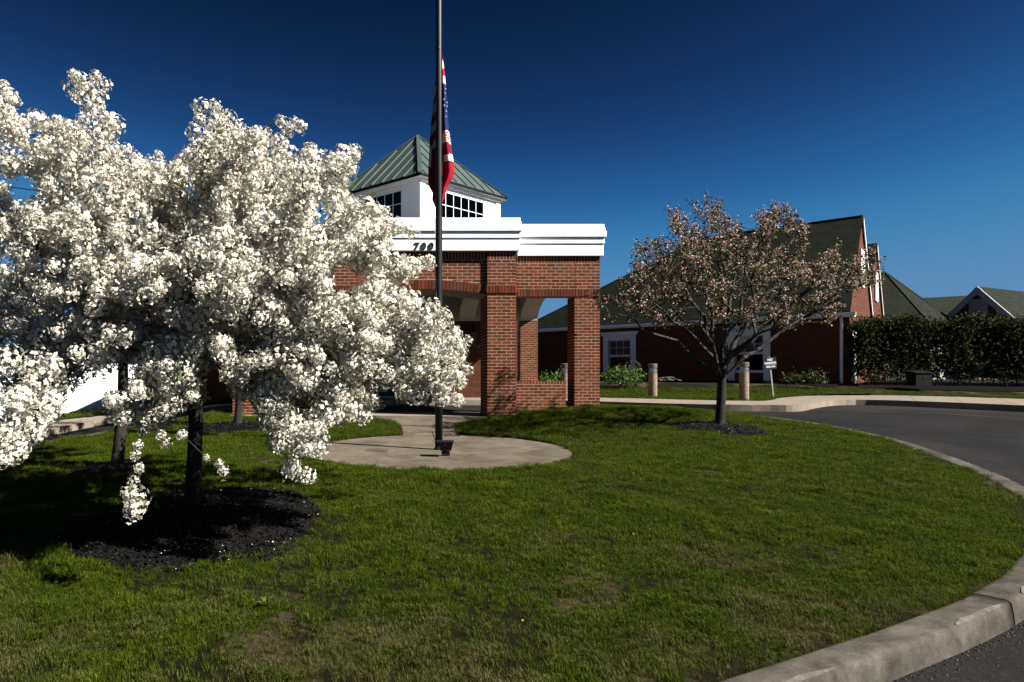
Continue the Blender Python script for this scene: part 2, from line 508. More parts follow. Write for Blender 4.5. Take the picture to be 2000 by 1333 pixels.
def inside(poly, x, y):
    x = np.asarray(x); y = np.asarray(y)
    r = np.zeros(x.shape, bool)
    n = len(poly)
    for i in range(n):
        x0, y0 = poly[i]; x1, y1 = poly[(i + 1) % n]
        c = ((y0 > y) != (y1 > y))
        if not np.any(c): continue
        xi = (x1 - x0) * (y - y0) / (y1 - y0 + 1e-12) + x0
        r ^= c & (x < xi)
    return r

def edge_dist(poly, x, y):
    d = np.full(np.shape(x), 1e9)
    n = len(poly)
    for i in range(n):
        a = np.array(poly[i]); b = np.array(poly[(i + 1) % n]); e = b - a
        t = np.clip(((x - a[0]) * e[0] + (y - a[1]) * e[1]) / (e @ e + 1e-12), 0, 1)
        d = np.minimum(d, np.hypot(x - a[0] - t * e[0], y - a[1] - t * e[1]))
    return d

# thin-plate surface of the island lawn
ctl = [(0.6, 8.6, -0.41), (0.6, 12.6, -0.30), (2.6, 10.6, -0.36), (-1.4, 10.6, -0.37), (2.2, 15.0, -0.16), (1.2, 14.2, -0.20), (-0.4, 14.2, -0.22),
       (4.2, 15.6, 0.03), (3.2, 15.3, -0.06), (-3.2, 13.8, -0.27), (5.6, 12.4, -0.22), (4.2, 14.0, -0.03), (-2.1, 7.0, -0.56), (-3.7, 9.2, -0.45), (4.0, 8.0, -0.47),
       (6.0, 10.5, -0.32), (6.4, 14.6, -0.05), (1.0, 5.6, -0.66), (-3, 15.2, -0.17), (3.8, 11.8, -0.24)]
for i in range(0, len(ISL), 4):
    ctl.append((ISL[i][0], ISL[i][1], float(road_z(*ISL[i])) + 0.135))
ctl = np.array(ctl)
def tps_fit(c, lam=1e-3):
    n = len(c)
    d = np.hypot(c[:, None, 0] - c[None, :, 0], c[:, None, 1] - c[None, :, 1])
    K = np.where(d > 0, d * d * np.log(d + 1e-12), 0) + lam * np.eye(n)
    Pm = np.c_[np.ones(n), c[:, :2]]
    A = np.block([[K, Pm], [Pm.T, np.zeros((3, 3))]])
    return np.linalg.solve(A, np.r_[c[:, 2], 0, 0, 0])
W = tps_fit(ctl)
def lawn_z(x, y):
    x = np.asarray(x, float); y = np.asarray(y, float)
    sh = x.shape; xf = x.ravel(); yf = y.ravel()
    out = np.empty(len(xf))
    for s in range(0, len(xf), 20000):
        a = xf[s:s + 20000, None]; b = yf[s:s + 20000, None]
        d = np.hypot(a - ctl[None, :, 0], b - ctl[None, :, 1])
        out[s:s + 20000] = (np.where(d > 0, d * d * np.log(d + 1e-12), 0) @ W[:-3]) + W[-3] + W[-2] * a[:, 0] + W[-1] * b[:, 0]
    return out.reshape(sh)

SLAB_C = (0.6, 10.6); SLAB_R = 1.93
def slab_z(x, y): return -0.37 + 0.0255 * (np.asarray(y) - 10.6)
PATH = [(0.06, 12.35), (0.04, 13.6), (-0.05, 14.2), (-0.52, 15.0), (-0.52, 15.35), (1.86, 15.35), (1.86, 14.75), (1.05, 13.7), (1.04, 12.35)]
def path_z(x, y):
    y = np.asarray(y); return np.interp(y, [12.3, 15.0, 15.4], [-0.325, -0.155, -0.15])

# far ground (beyond the driveway)
def far_z(x, y):
    x = np.asarray(x, float); y = np.asarray(y, float)
    return np.interp(y, [15, 19.5, 24.5, 27.5, 34, 60], [-0.05, -0.02, 0.02, 0.36, 0.42, 0.42]) * np.clip((x + 2) / 6, 0, 1) + (1 - np.clip((x + 2) / 6, 0, 1)) * np.interp(y, [12, 16, 20, 24, 60], [-0.46, -0.36, -0.2, -0.03, 0.2])

def grid_mesh(x0, x1, y0, y1, step, zf, keep=None):
    nx = int((x1 - x0) / step) + 1; ny = int((y1 - y0) / step) + 1
    xs = np.linspace(x0, x1, nx); ys = np.linspace(y0, y1, ny)
    X, Y = np.meshgrid(xs, ys)
    Z = zf(X, Y)
    V = np.c_[X.ravel(), Y.ravel(), Z.ravel()]
    i = np.arange(nx * ny).reshape(ny, nx)
    Fq = np.stack([i[:-1, :-1], i[:-1, 1:], i[1:, 1:], i[1:, :-1]], -1).reshape(-1, 4)
    if keep is not None:
        c = V[Fq].mean(1)
        Fq = Fq[keep(c[:, 0], c[:, 1])]
        used = np.unique(Fq); mp = np.zeros(len(V), int); mp[used] = np.arange(len(used))
        V = V[used]; Fq = mp[Fq]
    return V, Fq

# base ground to the horizon
g = MB(); g.poly([(-2500, -2500, -1.75), (2500, -2500, -1.75), (2500, 2500, -1.75), (-2500, 2500, -1.75)])
tag(g.build('ground', M['soil']), kind='structure')
# road sheet
V, Fq = grid_mesh(-24, 40, -10, 23.6, 0.4, road_z)
road = tag(np_obj('road', V, Fq, M['asphalt'], smooth=True), kind='structure')

# island lawn surface
def isl_z(x, y):
    z = lawn_z(x, y) + 0.012 * np.sin(x * 7.3 + 1.3 * np.sin(y * 4.1)) * np.sin(y * 6.1)
    r = np.hypot(x - SLAB_C[0], y - SLAB_C[1])
    z = np.where(r < SLAB_R + 0.02, slab_z(x, y) - 0.07, z)
    pin = inside(PATH, x, y)
    z = np.where(pin, path_z(x, y) - 0.07, z)
    return z
ISL_IN = None
V, Fq = grid_mesh(-7, 8.6, 2.4, 15.3, 0.1, isl_z, keep=lambda x, y: inside(ISL, x, y) | (edge_dist(ISL[::2], x, y) < 0.085))
lawn = tag(np_obj('island_lawn', V, Fq, M['soil'], smooth=True), kind='structure')

# ------------------------------------------------------------------ island kerb, one mesh per cast length
kerb = empty('island_kerb', (0, 0, 0)); tag(kerb, kind='structure')
def kerb_run(pts, w=0.16):
    pts = np.asarray(pts)
    n = len(pts)
    tn = np.gradient(pts, axis=0); tn /= np.linalg.norm(tn, axis=1)[:, None]
    nr = np.c_[tn[:, 1], -tn[:, 0]]     # outward for ccw order
    prof = [(-0.02, -0.35), (-0.02, 0.128), (-0.005, 0.142), (0.02, 0.149), (0.11, 0.151), (0.178, 0.149), (0.197, 0.144), (0.209, 0.131), (0.216, 0.105), (0.223, 0.06), (0.231, 0.01), (0.238, -0.3)]
    V = []
    for i in range(n):
        zr = float(road_z(*pts[i]))
        for (o, z) in prof:
            jig = 0.0022 * math.sin(i * 2.3 + o * 40) + random.uniform(-.0012, .0012)
            V.append((pts[i][0] + nr[i][0] * (o + jig), pts[i][1] + nr[i][1] * (o + jig), zr + z + jig * 0.5))
    k = len(prof)
    Fq = []
    for i in range(n - 1):
        for j in range(k - 1):
            Fq.append((i * k + j, i * k + j + 1, (i + 1) * k + j + 1, (i + 1) * k + j))
    mb = MB(); mb.v = V; mb.f = Fq + [tuple(range(k)), tuple((n - 1) * k + j for j in reversed(range(k)))]; mb.t = [(1, 1, 1)] * len(mb.f)
    return mb
fine = catmull(BND, 40)
seg = np.r_[0, np.cumsum(np.linalg.norm(np.diff(np.r_[fine, fine[:1]], axis=0), axis=1))]
L = seg[-1]
fx = np.r_[fine, fine[:1]]
# put a joint where the photograph shows one
joint0 = seg[np.argmin(np.linalg.norm(fine - np.array((4.05, 4.98)), axis=1))]
npiece = 15
for i in range(npiece):
    a = joint0 + L * i / npiece + 0.006; b = joint0 + L * (i + 1) / npiece - 0.006
    ss = np.linspace(a, b, 26) % L
    pts = np.c_[np.interp(ss, seg, fx[:, 0]), np.interp(ss, seg, fx[:, 1])]
    mid = pts[13]
    if mid[1] > 16.3 and -3.6 < mid[0] < 4.6: continue
    o = kerb_run(pts).build('kerb_length', M['kerb'], kerb, smooth=True)
    if mid[1] < 9 and mid[0] > 0:      # pale scraped arris left by tyres and ploughs
        for (ia, ib) in ((2, 9), (19, 24)):
            mb = MB(); tn_ = np.gradient(pts, axis=0); tn_ /= np.linalg.norm(tn_, axis=1)[:, None]
            for q in range(ia, ib):
                pr_ = []
                for kq, (oo, zz) in ((q, (.172, .1525)), (q + 1, (.172, .1525)), (q + 1, (.2025, .1425)), (q, (.2025, .1425))):
                    jj = .008 * math.sin(kq * 3.1 + ia)
                    if oo < .19: oo += jj if ia < kq < ib else .022
                    pr_.append((pts[kq][0] + tn_[kq][1] * oo, pts[kq][1] - tn_[kq][0] * oo, float(road_z(*pts[kq])) + zz + .002))
                mb.poly(list(reversed(pr_)))
            sc2 = mb.build('scraped_edge', M['scrape'], None, smooth=True); sc2.parent = o

# grit and leaf crumbs swept against the front of the kerb
ng_ = 1500
ki = rng.integers(0, len(fine), ng_ * 6); kp = fine[ki]; kp_ok = (kp[:, 0] > 0.5) & (kp[:, 1] < 9.5); ki = ki[kp_ok][:ng_]; kp = fine[ki]
ktn = fine[(ki + 1) % len(fine)] - fine[ki - 1]; ktn /= np.linalg.norm(ktn, axis=1)[:, None]
ko = .238 + rng.exponential(.035, len(ki)); gx = kp[:, 0] + ktn[:, 1] * ko; gy = kp[:, 1] - ktn[:, 0] * ko
gz = road_z(gx, gy) + .003; gs = rng.uniform(.0025, .007, len(ki)); ga = rng.uniform(0, 6.28, len(ki))
gb = np.array([(-1, -1, -.5), (1, -.8, -.5), (.9, 1, -.5), (-1, .8, -.5), (-.5, -.5, .7), (.6, -.4, .6), (.4, .6, .8), (-.6, .5, .6)])
gr_ = np.stack([np.cos(ga), -np.sin(ga), np.sin(ga), np.cos(ga)], 1).reshape(-1, 2, 2)
gv = np.concatenate([np.einsum('nij,kj->nki', gr_, gb[:, :2]), np.tile(gb[None, :, 2:], (len(ki), 1, 1))], 2) * gs[:, None, None] + np.stack([gx, gy, gz], 1)[:, None, :]
gf = (np.arange(len(ki))[:, None, None] * 8 + np.array([(4, 5, 6, 7), (0, 1, 5, 4), (1, 2, 6, 5), (2, 3, 7, 6), (3, 0, 4, 7)])[None]).reshape(-1, 4)
gt = np.array([(.030, .025, .02), (.014, .012, .01), (.055, .046, .038), (.02, .016, .012)])[rng.integers(0, 4, len(ki))]
tag(np_obj('gutter_grit', gv.reshape(-1, 3), gf, M['chip'], None, tint=np.repeat(gt, 5, 0)), 'loose grit swept against the kerb on the road', 'grit', kind='stuff')

# ------------------------------------------------------------------ flagpole slab and path
sl = empty('flagpole_slab', (0, 0, 0)); tag(sl, kind='structure')
mb = MB()
n = 64
ring = [(SLAB_C[0] + SLAB_R * math.cos(2 * math.pi * k / n) * (1 + 0.006 * math.sin(5 * k)), SLAB_C[1] + SLAB_R * math.sin(2 * math.pi * k / n)) for k in range(n)]
top = [Vector((x, y, float(slab_z(x, y)))) for x, y in ring]
mb.poly(top)
for k in range(n):
    a, b = top[k], top[(k + 1) % n]
    mb.poly([a - Vector((0, 0, .15)), b - Vector((0, 0, .15)), b, a])
mb.build('round_slab', M['slab'], sl)
mb = MB()
pt = [Vector((x, y, float(path_z(x, y)) - 0.004)) for x, y in reversed(PATH)]
# two panels split at y = 13.7
row = [(12.40, 0.06, 1.04), (13.6, 0.04, 1.04), (13.75, 0.02, 1.08), (14.2, -0.06, 1.42), (14.8, -0.42, 1.80), (15.0, -0.52, 1.86), (15.34, -0.52, 1.86)]
for (y0, a0, b0), (y1, a1, b1) in zip(row[:-1], row[1:]):
    if y0 == 13.6: continue
    z0 = float(path_z(0, y0)); z1 = float(path_z(0, y1))
    mb.hexa([(a0, y0, z0 - .15), (b0, y0, z0 - .15), (b1, y1, z1 - .15), (a1, y1, z1 - .15), (a0, y0, z0), (b0, y0, z0), (b1, y1, z1), (a1, y1, z1)])
mb.v = [(x, y + (0.004 if y < 12.5 else 0), z) for x, y, z in mb.v]
mb.build('path_panel', M['slab'], sl)
mb = MB()   # small flush cover plate in the slab
c = P(736, 881, 10.4); z = float(slab_z(0, 10.5)) + 0.004
mb.poly([(c.x - 0.2, 10.42, z), (c.x + .16, 10.36, z), (c.x + .19, 10.66, z + .006), (c.x - .15, 10.72, z + .006)])
mb.build('cover_plate', M['kerb'], sl)

# ------------------------------------------------------------------ outer pavements
def walk(name, near, far, npan, zf, depth=0.3, split=None):
    root = empty(name); tag(root, kind='structure')
    def res(p, m):
        p = np.array(p, float); s = np.r_[0, np.cumsum(np.linalg.norm(np.diff(p, axis=0), axis=1))]
        t = np.linspace(0, 1, len(p))
        return lambda q: np.array((np.interp(q, t, p[:, 0]), np.interp(q, t, p[:, 1])))
    fn, ff = res(near, npan), res(far, npan)
    for i in range(npan):
        mb = MB()
        sub = 3
        for k in range(sub):
            a = (i + (k + (0.006 if k == 0 else 0)) / sub) / npan; b = (i + (k + 1 - (0.018 if k == sub - 1 else 0)) / sub) / npan
            p = [fn(a), fn(b), ff(b), ff(a)]
            mb.hexa([(q[0], q[1], zf(*q) - depth) for q in p] + [(q[0], q[1], float(zf(*q))) for q in p])
        mb.build('walk_panel', M['walk'], root)
    return root
near_r = [(3.95, 20.75), (5.54, 19.5), (6.7, 18.4), (7.9, 17.6), (9.0, 17.3), (9.8, 17.3), (11.3, 19.1), (13.0, 20.75), (14.2, 20.4), (14.8, 18.7), (15.3, 16.5), (16.6, 13)]
far_r = [(5.2, 23.6), (6.46, 22.6), (8, 21.2), (9.0, 20.3), (9.8, 19.95), (10.5, 20.1), (12.6, 23.1), (14.6, 24.6), (17, 24.9), (18.4, 23.6), (18.9, 21.3), (19.8, 17)]
walk('house_sidewalk', catmull(near_r, 3, False), catmull(far_r, 3, False), 17, lambda x, y: 0.0)
walk('entrance_sidewalk', [(-4.6, 20.8), (0, 20.75), (3.93, 20.75)], [(-4.6, 22.96), (0, 22.96), (5.18, 23.6)], 6, lambda x, y: -0.012)
walk('left_sidewalk', [(-8.9, 10.5), (-7.35, 14.6), (-6.65, 16.5), (-4.62, 20.8)], [(-10.3, 11.2), (-8.0, 15.9), (-7.35, 18.0), (-5.6, 21.8)], 8, lambda x, y: float(road_z(x, y)) + 0.14)
mb = MB(); mb.box(-3.7, 4.6, 15.36, 16.95, -0.5, -0.148)
tag(mb.build('portico_floor', M['walk']), kind='structure')

# far lawns
def fkeep(x, y):
    poly = [tuple(p) for p in catmull(far_r, 3, False)] + [(45, 17), (45, 60), (4.0, 60), (4.0, 23.7)]
    return inside(poly, x, y)
V, Fq = grid_mesh(3, 45, 15, 60, 0.3, far_z, keep=lambda x, y: fkeep(x, y) )
tag(np_obj('house_lawn', V, Fq, M['soil'], smooth=True), kind='structure')
LEFTL = [(-10.4, 11.0), (-8.0, 15.9), (-7.35, 18.0), (-5.6, 21.8), (-5.0, 23), (-30, 45), (-30, 11)]
V, Fq = grid_mesh(-30, -4.5, 10.5, 40, 0.3, lambda x, y: far_z(x, y) + 0.03, keep=lambda x, y: inside(LEFTL, x, y))
tag(np_obj('left_lawn', V, Fq, M['soil'], smooth=True), kind='structure')

# seams and faded markings on the road
def strip(name, pts, w, mat, dz=0.006):
    pts = catmull(pts, 8, False)
    tn = np.gradient(pts, axis=0); tn /= np.linalg.norm(tn, axis=1)[:, None]
    mb = MB()
    for i in range(len(pts) - 1):
        q = []
        for k, s in ((i, -1), (i + 1, -1), (i + 1, 1), (i, 1)):
            ww = w * (0.7 + 0.3 * math.sin(k * 1.7))
            x = pts[k][0] - tn[k][1] * s * ww / 2; y = pts[k][1] + tn[k][0] * s * ww / 2
            q.append((x, y, float(road_z(x, y)) + dz))
        mb.poly(q)
    o = mb.build(name, mat, road)
    return o
strip('tar_seam', [(6.4, 17.4), (8.2, 15.8), (9.6, 14.5), (11.2, 12.8), (13, 10.6)], 0.06, M['seam'])
strip('tar_seam', [(9.5, 12.6), (11.2, 9.8), (13, 7.5)], 0.035, M['seam'])
strip('faded_line', [(10.6, 17.5), (12.0, 16.7), (13.6, 15.4), (15.2, 13.7)], 0.1, M['yellow'], 0.007)
strip('faded_line', [(12.6, 18.6), (13.9, 17.6), (14.6, 16.9)], 0.1, M['yellow'], 0.007)

# ------------------------------------------------------------------ portico
YA = 15.10          # front of the central bay's pillars
YB = 15.75          # front of the side bays
YC = 22.80          # front of the rear pillars
CX = 0.51           # axis
ZL = 2.48           # lintel underside
ZT = 3.385          # top of brickwork
PL0, PL1 = 1.88, 2.495        # right central pillar
QL0, QL1 = -1.475, -0.86      # left central pillar
RX0, RX1 = 3.905, 4.47        # right corner pillar
LX0, LX1 = -3.72, -3.13       # left corner pillar
por = empty('brick_portico', (CX, YA, -0.16))
tag(por, 'red brick entrance portico with white cornice, arch and green-roofed glazed cupola', 'portico')
por_inv = Matrix.Translation((-CX, -YA, 0.16))
def pbuild(mb, name, mat, parent=por, **kw):
    o = mb.build(name, mat, None, **kw)
    o.parent = parent
    o.matrix_parent_inverse = Matrix.Translation((-CX, -YA, 0.16))
    return o

brick_list = []     # (pixel area, hexa pts, tint)
def brick_tint():
    r = random.random()
    if r < 0.62: c = (0.150, 0.040, 0.023)
    elif r < 0.80: c = (0.112, 0.033, 0.022)
    elif r < 0.92: c = (0.088, 0.045, 0.028)
    else: c = (0.185, 0.050, 0.025)
    k = random.uniform(0.60, 0.92)
    return (c[0] * k, c[1] * k * random.uniform(0.92, 1.08), c[2] * k * random.uniform(0.9, 1.1))

def face_M(origin, udir, out):
    """local: x along udir, y = outward, z up"""
    u = Vector(udir).normalized(); o = Vector(out).normalized()
    m = Matrix((( u.x, o.x, 0, origin[0]), (u.y, o.y, 0, origin[1]), (0, 0, 1, origin[2]), (0, 0, 0, 1)))
    return m
BR = 0.203; CO = 0.0677; J = 0.0145
def add_brick(M4, x0, x1, z0, z1, depth=0.05, proud=0.0, pts=None, show=True):
    pr = proud + random.uniform(0.0, 0.0018)
    if pts is None:
        q = [(x0, -depth, z0), (x1, -depth, z0), (x1, pr, z0), (x0, pr, z0), (x0, -depth, z1), (x1, -depth, z1), (x1, pr, z1), (x0, pr, z1)]
    else:
        q = [(a, -depth, b) for a, b in (pts[0], pts[1])] + [(pts[1][0], pr, pts[1][1]), (pts[0][0], pr, pts[0][1])] + \
            [(a, -depth, b) for a, b in (pts[3], pts[2])] + [(pts[2][0], pr, pts[2][1]), (pts[3][0], pr, pts[3][1])]
    w = [M4 @ Vector(p) for p in q]
    # front face (y = pr) for pixel area
    if M4.to_3x3().determinant() < 0:
        w = [w[1], w[0], w[3], w[2], w[5], w[4], w[7], w[6]]
    fr = [w[2], w[3], w[7], w[6]]
    px = [(PX(p.x, p.y), PY(p.z, p.y)) for p in fr]
    area = 0.5 * abs(sum(px[i][0] * px[(i + 1) % 4][1] - px[(i + 1) % 4][0] * px[i][1] for i in range(4)))
    cx = sum(p[0] for p in px) / 4; cy = sum(p[1] for p in px) / 4
    hid = (cx < 865 and cy > 500 + max(0, (cx - 640)) * 0.0) or cx < 640
    if hid: area *= 0.3
    brick_list.append((area if show else 0.0, w, brick_tint()))

def running(M4, width, z0, z1, clip=None, show=True, odd=0):
    nrow = max(1, round((z1 - z0) / CO)); ch = (z1 - z0) / nrow
    nb = width / BR
    for r in range(nrow):
        za = z0 + r * ch + J / 2; zb = z0 + (r + 1) * ch - J / 2
        x = -BR / 2 if (r + odd) % 2 else 0.0
        bw = width / max(1, round(nb))
        x = -bw / 2 if (r + odd) % 2 else 0.0
        while x < width - 1e-4:
            a = max(x, 0); b = min(x + bw, width)
            x += bw
            if b - a < 0.03: continue
            a2 = a + (J / 2 if a > 1e-4 else 0); b2 = b - (J / 2 if b < width - 1e-4 else 0)
            zlo, zhi = za, zb
            if clip is not None:
                zc = clip((a2 + b2) / 2)
                if zc > zb - 0.012: continue
                zlo = max(za, zc)
            add_brick(M4, a2, b2, zlo, zhi, show=show)

def soldiers(M4, width, z0, z1, proud=0.0, show=True, ret=False):
    n = max(1, round(width / CO)); w = width / n
    for i in range(n):
        a = i * w + (J / 2 if i else 0); b = (i + 1) * w - (J / 2 if i < n - 1 else 0)
        add_brick(M4, a, b, z0 + J / 2, z1 - J / 2, proud=proud, show=show)

# mortar / core bodies
def core(mb, x0, x1, y0, y1, z0, z1, r=0.0012):
    mb.box(x0 + r, x1 - r, y0 + r, y1 - r, z0, z1)
ZG = -0.35
mb = MB(); core(mb, PL0, PL1, YA, YB + 0.6, ZG, ZT); pbuild(mb, 'pillar', M['mortar'])
mb = MB(); core(mb, QL0, QL1, YA, YB + 0.6, ZG, ZT); pbuild(mb, 'pillar', M['mortar'])
mb = MB(); core(mb, RX0, RX1, YB, YB + 0.66, ZG, ZT); pbuild(mb, 'pillar', M['mortar'])
mb = MB(); core(mb, LX0, LX1, YB, YB + 0.66, ZG, ZT); pbuild(mb, 'pillar', M['mortar'])
mb = MB(); core(mb, RX0, RX1, YC, YC + 0.6, ZG, ZL); pbuild(mb, 'pillar', M['mortar'])
mb = MB(); core(mb, LX0, LX1, YC, YC + 0.6, ZG, ZL); pbuild(mb, 'pillar', M['mortar'])
mb = MB(); core(mb, PL1 - 0.02, RX0 + 0.02, YB, YB + 0.3, ZL, ZT); pbuild(mb, 'lintel_wall', M['mortar'])
mb = MB(); core(mb, LX1 - 0.02, QL0 + 0.02, YB, YB + 0.3, ZL, ZT); pbuild(mb, 'lintel_wall', M['mortar'])
LWX = 3.72
mb = MB(); core(mb, PL1 - 0.02, LWX, YB + 0.06, YB + 0.36, ZG, 0.60); pbuild(mb, 'low_wall', M['mortar'])
mb = MB(); core(mb, -2.95, QL0 + 0.02, YB + 0.06, YB + 0.36, ZG, 0.60); pbuild(mb, 'low_wall', M['mortar'])

FR = (0, -1, 0)
def pillar_faces(x0, x1, y0, y1, z0, z1, show=True, left=True, right=True):
    w = x1 - x0
    running(face_M((x0, y0, 0), (1, 0, 0), FR), w, z0, z1, show=show)
    d = y1 - y0
    if left: running(face_M((x0, y1, 0), (0, -1, 0), (-1, 0, 0)), d, z0, z1, show=False, odd=1)
    if right: running(face_M((x1, y0, 0), (0, 1, 0), (1, 0, 0)), d, z0, z1, show=False, odd=1)
z_s0, z_s1 = 2.485, 2.665     # projecting soldier band
for (a, b) in ((PL0, PL1), (QL0, QL1)):
    pillar_faces(a, b, YA, YB + 0.6, -0.30, z_s0)
    pillar_faces(a, b, YA, YB + 0.6, z_s1, 3.205)
    Mf = face_M((a - 0.02, YA, 0), (1, 0, 0), FR)
    soldiers(Mf, b - a + 0.04, z_s0, z_s1, proud=0.022)
    soldiers(face_M((a, YA, 0), (1, 0, 0), FR), b - a, 3.205, ZT)
    for Ms, d in ((face_M((a, YB + 0.6, 0), (0, -1, 0), (-1, 0, 0)), YB + 0.6 - YA), (face_M((b, YA, 0), (0, 1, 0), (1, 0, 0)), YB + 0.6 - YA)):
        soldiers(Ms, d, z_s0, z_s1, proud=0.02, show=False)
        soldiers(Ms, d, 3.205, ZT, show=False)
for (a, b) in ((RX0, RX1), (LX0, LX1)):
    pillar_faces(a, b, YB, YB + 0.66, -0.30, ZL)
    pillar_faces(a, b, YC, YC + 0.6, -0.30, ZL, show=False)
zs0, zs1 = ZL, 2.662
for (a, b) in ((PL1, RX1), (LX0, QL0)):
    Mf = face_M((a, YB, 0), (1, 0, 0), FR)
    soldiers(Mf, b - a, zs0, zs1, proud=0.014)
    running(Mf, b - a, zs1, 3.22, odd=1)
    soldiers(Mf, b - a, 3.22, ZT)
# end wall faces (outside right and left), upper
for (x, u, o) in ((RX1, (0, 1, 0), (1, 0, 0)), (LX0, (0, 1, 0), (-1, 0, 0))):
    Mf = face_M((x, YB, 0), u, o)
    soldiers(Mf, 7.65, 3.22, ZT, show=False)
# low walls
for (a, b) in ((PL1, LWX), (-2.95, QL0)):
    Mf = face_M((a, YB + 0.06, 0), (1, 0, 0), FR)
    running(Mf, b - a, -0.30, 0.525)
    soldiers(Mf, b - a, 0.525, 0.61)
Mf = face_M((LWX, YB + 0.06, 0), (0, 1, 0), (1, 0, 0)); running(Mf, 0.3, -0.3, 0.60, show=False)

# central recessed wall with the segmental arch
YW = YA + 0.07
span = PL0 - QL1; half = span / 2; acx = (PL0 + QL1) / 2
rise = 0.115; zc = 2.585; R = (half * half + rise * rise) / (2 * rise); ccz = zc - R
def soff(x): return ccz + math.sqrt(max(R * R - x * x, 0))
def extr(x): return ccz + math.sqrt(max((R + 0.205) ** 2 - x * x, 0))
mb = MB()
nseg = 24
for i in range(nseg):
    xa = -half + span * i / nseg; xb = -half + span * (i + 1) / nseg
    mb.hexa([(acx + xa, YW + 0.0012, soff(xa) + 0.004), (acx + xb, YW + 0.0012, soff(xb) + 0.004), (acx + xb, YW + 0.3, soff(xb) + 0.004), (acx + xa, YW + 0.3, soff(xa) + 0.004),
             (acx + xa, YW + 0.0012, ZT), (acx + xb, YW + 0.0012, ZT), (acx + xb, YW + 0.3, ZT), (acx + xa, YW + 0.3, ZT)])
pbuild(mb, 'arch_wall', M['mortar'])
Mf = face_M((QL1, YW, 0), (1, 0, 0), FR)
ang = math.asin(half / R)
nv = 37
for i in range(nv):
    a0 = -ang + 2 * ang * i / nv; a1 = -ang + 2 * ang * (i + 1) / nv
    g2 = 0.5 * J / R
    a0 += g2; a1 -= g2
    pts = [(half + R * math.sin(a0), ccz + R * math.cos(a0)), (half + R * math.sin(a1), ccz + R * math.cos(a1)),
           (half + (R + .2) * math.sin(a1), ccz + (R + .2) * math.cos(a1)), (half + (R + .2) * math.sin(a0), ccz + (R + .2) * math.cos(a0))]
    add_brick(Mf, 0, 0, 0, 0, proud=0.006, pts=pts)
running(Mf, span, 2.66, 3.205, clip=lambda x: extr(x - half) + 0.006)
soldiers(Mf, span, 3.205, ZT)

# largest 300 bricks become their own objects, the rest one part
brick_list.sort(key=lambda t: -t[0])
for area, w, t in brick_list[:300]:
    mb = MB(); mb.hexa(w, t)
    pbuild(mb, 'brick', M['brick'], tint=True)
mb = MB()
for area, w, t in brick_list[300:]:
    mb.hexa(w, t)
tag(pbuild(mb, 'brickwork', M['brick'], tint=True), kind='stuff')

# white interior: ceiling, soffit vaults, side arches
mb = MB()
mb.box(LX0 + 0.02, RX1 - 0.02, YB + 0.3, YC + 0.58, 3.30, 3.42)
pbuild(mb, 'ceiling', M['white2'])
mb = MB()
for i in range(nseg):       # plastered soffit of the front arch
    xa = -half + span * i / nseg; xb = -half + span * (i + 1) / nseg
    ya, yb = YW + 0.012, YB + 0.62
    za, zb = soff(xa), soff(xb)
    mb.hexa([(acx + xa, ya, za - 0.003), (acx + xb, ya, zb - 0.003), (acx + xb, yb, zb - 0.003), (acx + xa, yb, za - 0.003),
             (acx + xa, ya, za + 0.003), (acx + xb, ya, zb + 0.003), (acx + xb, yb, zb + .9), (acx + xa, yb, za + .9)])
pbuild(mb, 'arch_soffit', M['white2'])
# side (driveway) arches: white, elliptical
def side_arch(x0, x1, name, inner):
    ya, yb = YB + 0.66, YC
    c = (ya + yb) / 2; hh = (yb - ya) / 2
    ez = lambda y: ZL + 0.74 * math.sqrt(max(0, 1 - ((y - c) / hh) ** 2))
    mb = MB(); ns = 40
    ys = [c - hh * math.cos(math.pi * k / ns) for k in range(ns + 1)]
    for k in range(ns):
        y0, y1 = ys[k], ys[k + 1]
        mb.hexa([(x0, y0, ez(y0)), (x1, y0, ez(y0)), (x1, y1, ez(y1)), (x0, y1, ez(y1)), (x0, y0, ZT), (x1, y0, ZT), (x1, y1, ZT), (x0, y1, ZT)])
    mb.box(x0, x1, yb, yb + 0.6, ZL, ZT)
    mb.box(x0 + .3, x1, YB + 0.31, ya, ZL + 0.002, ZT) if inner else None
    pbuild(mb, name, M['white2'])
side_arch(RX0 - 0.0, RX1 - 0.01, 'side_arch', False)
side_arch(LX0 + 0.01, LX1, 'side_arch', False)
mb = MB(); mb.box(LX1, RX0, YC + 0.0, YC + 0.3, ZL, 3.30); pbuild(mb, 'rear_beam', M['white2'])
# dropped vault ribs inside, between central pillars and the rear wall
def rib(x0, x1):
    ya, yb = YB + 0.63, YC
    c = (ya + yb) / 2; hh = (yb - ya) / 2
    ez = lambda y: ZL + 0.66 * math.sqrt(max(0, 1 - ((y - c) / hh) ** 2))
    mb = MB(); ns = 32
    ys = [c - hh * math.cos(math.pi * k / ns) for k in range(ns + 1)]
    for k in range(ns):
        y0, y1 = ys[k], ys[k + 1]
        mb.hexa([(x0, y0, ez(y0)), (x1, y0, ez(y0)), (x1, y1, ez(y1)), (x0, y1, ez(y1)), (x0, y0, 3.3), (x1, y0, 3.3), (x1, y1, 3.3), (x0, y1, 3.3)])
    pbuild(mb, 'vault_rib', M['white2'])
rib(PL0 + 0.05, PL1 - 0.05); rib(QL0 + 0.05, QL1 - 0.05)
mb = MB(); mb.box(-1.2, 0.28, 18.9, 19.4, 2.72, 3.3); pbuild(mb, 'ceiling_box', M['white'])

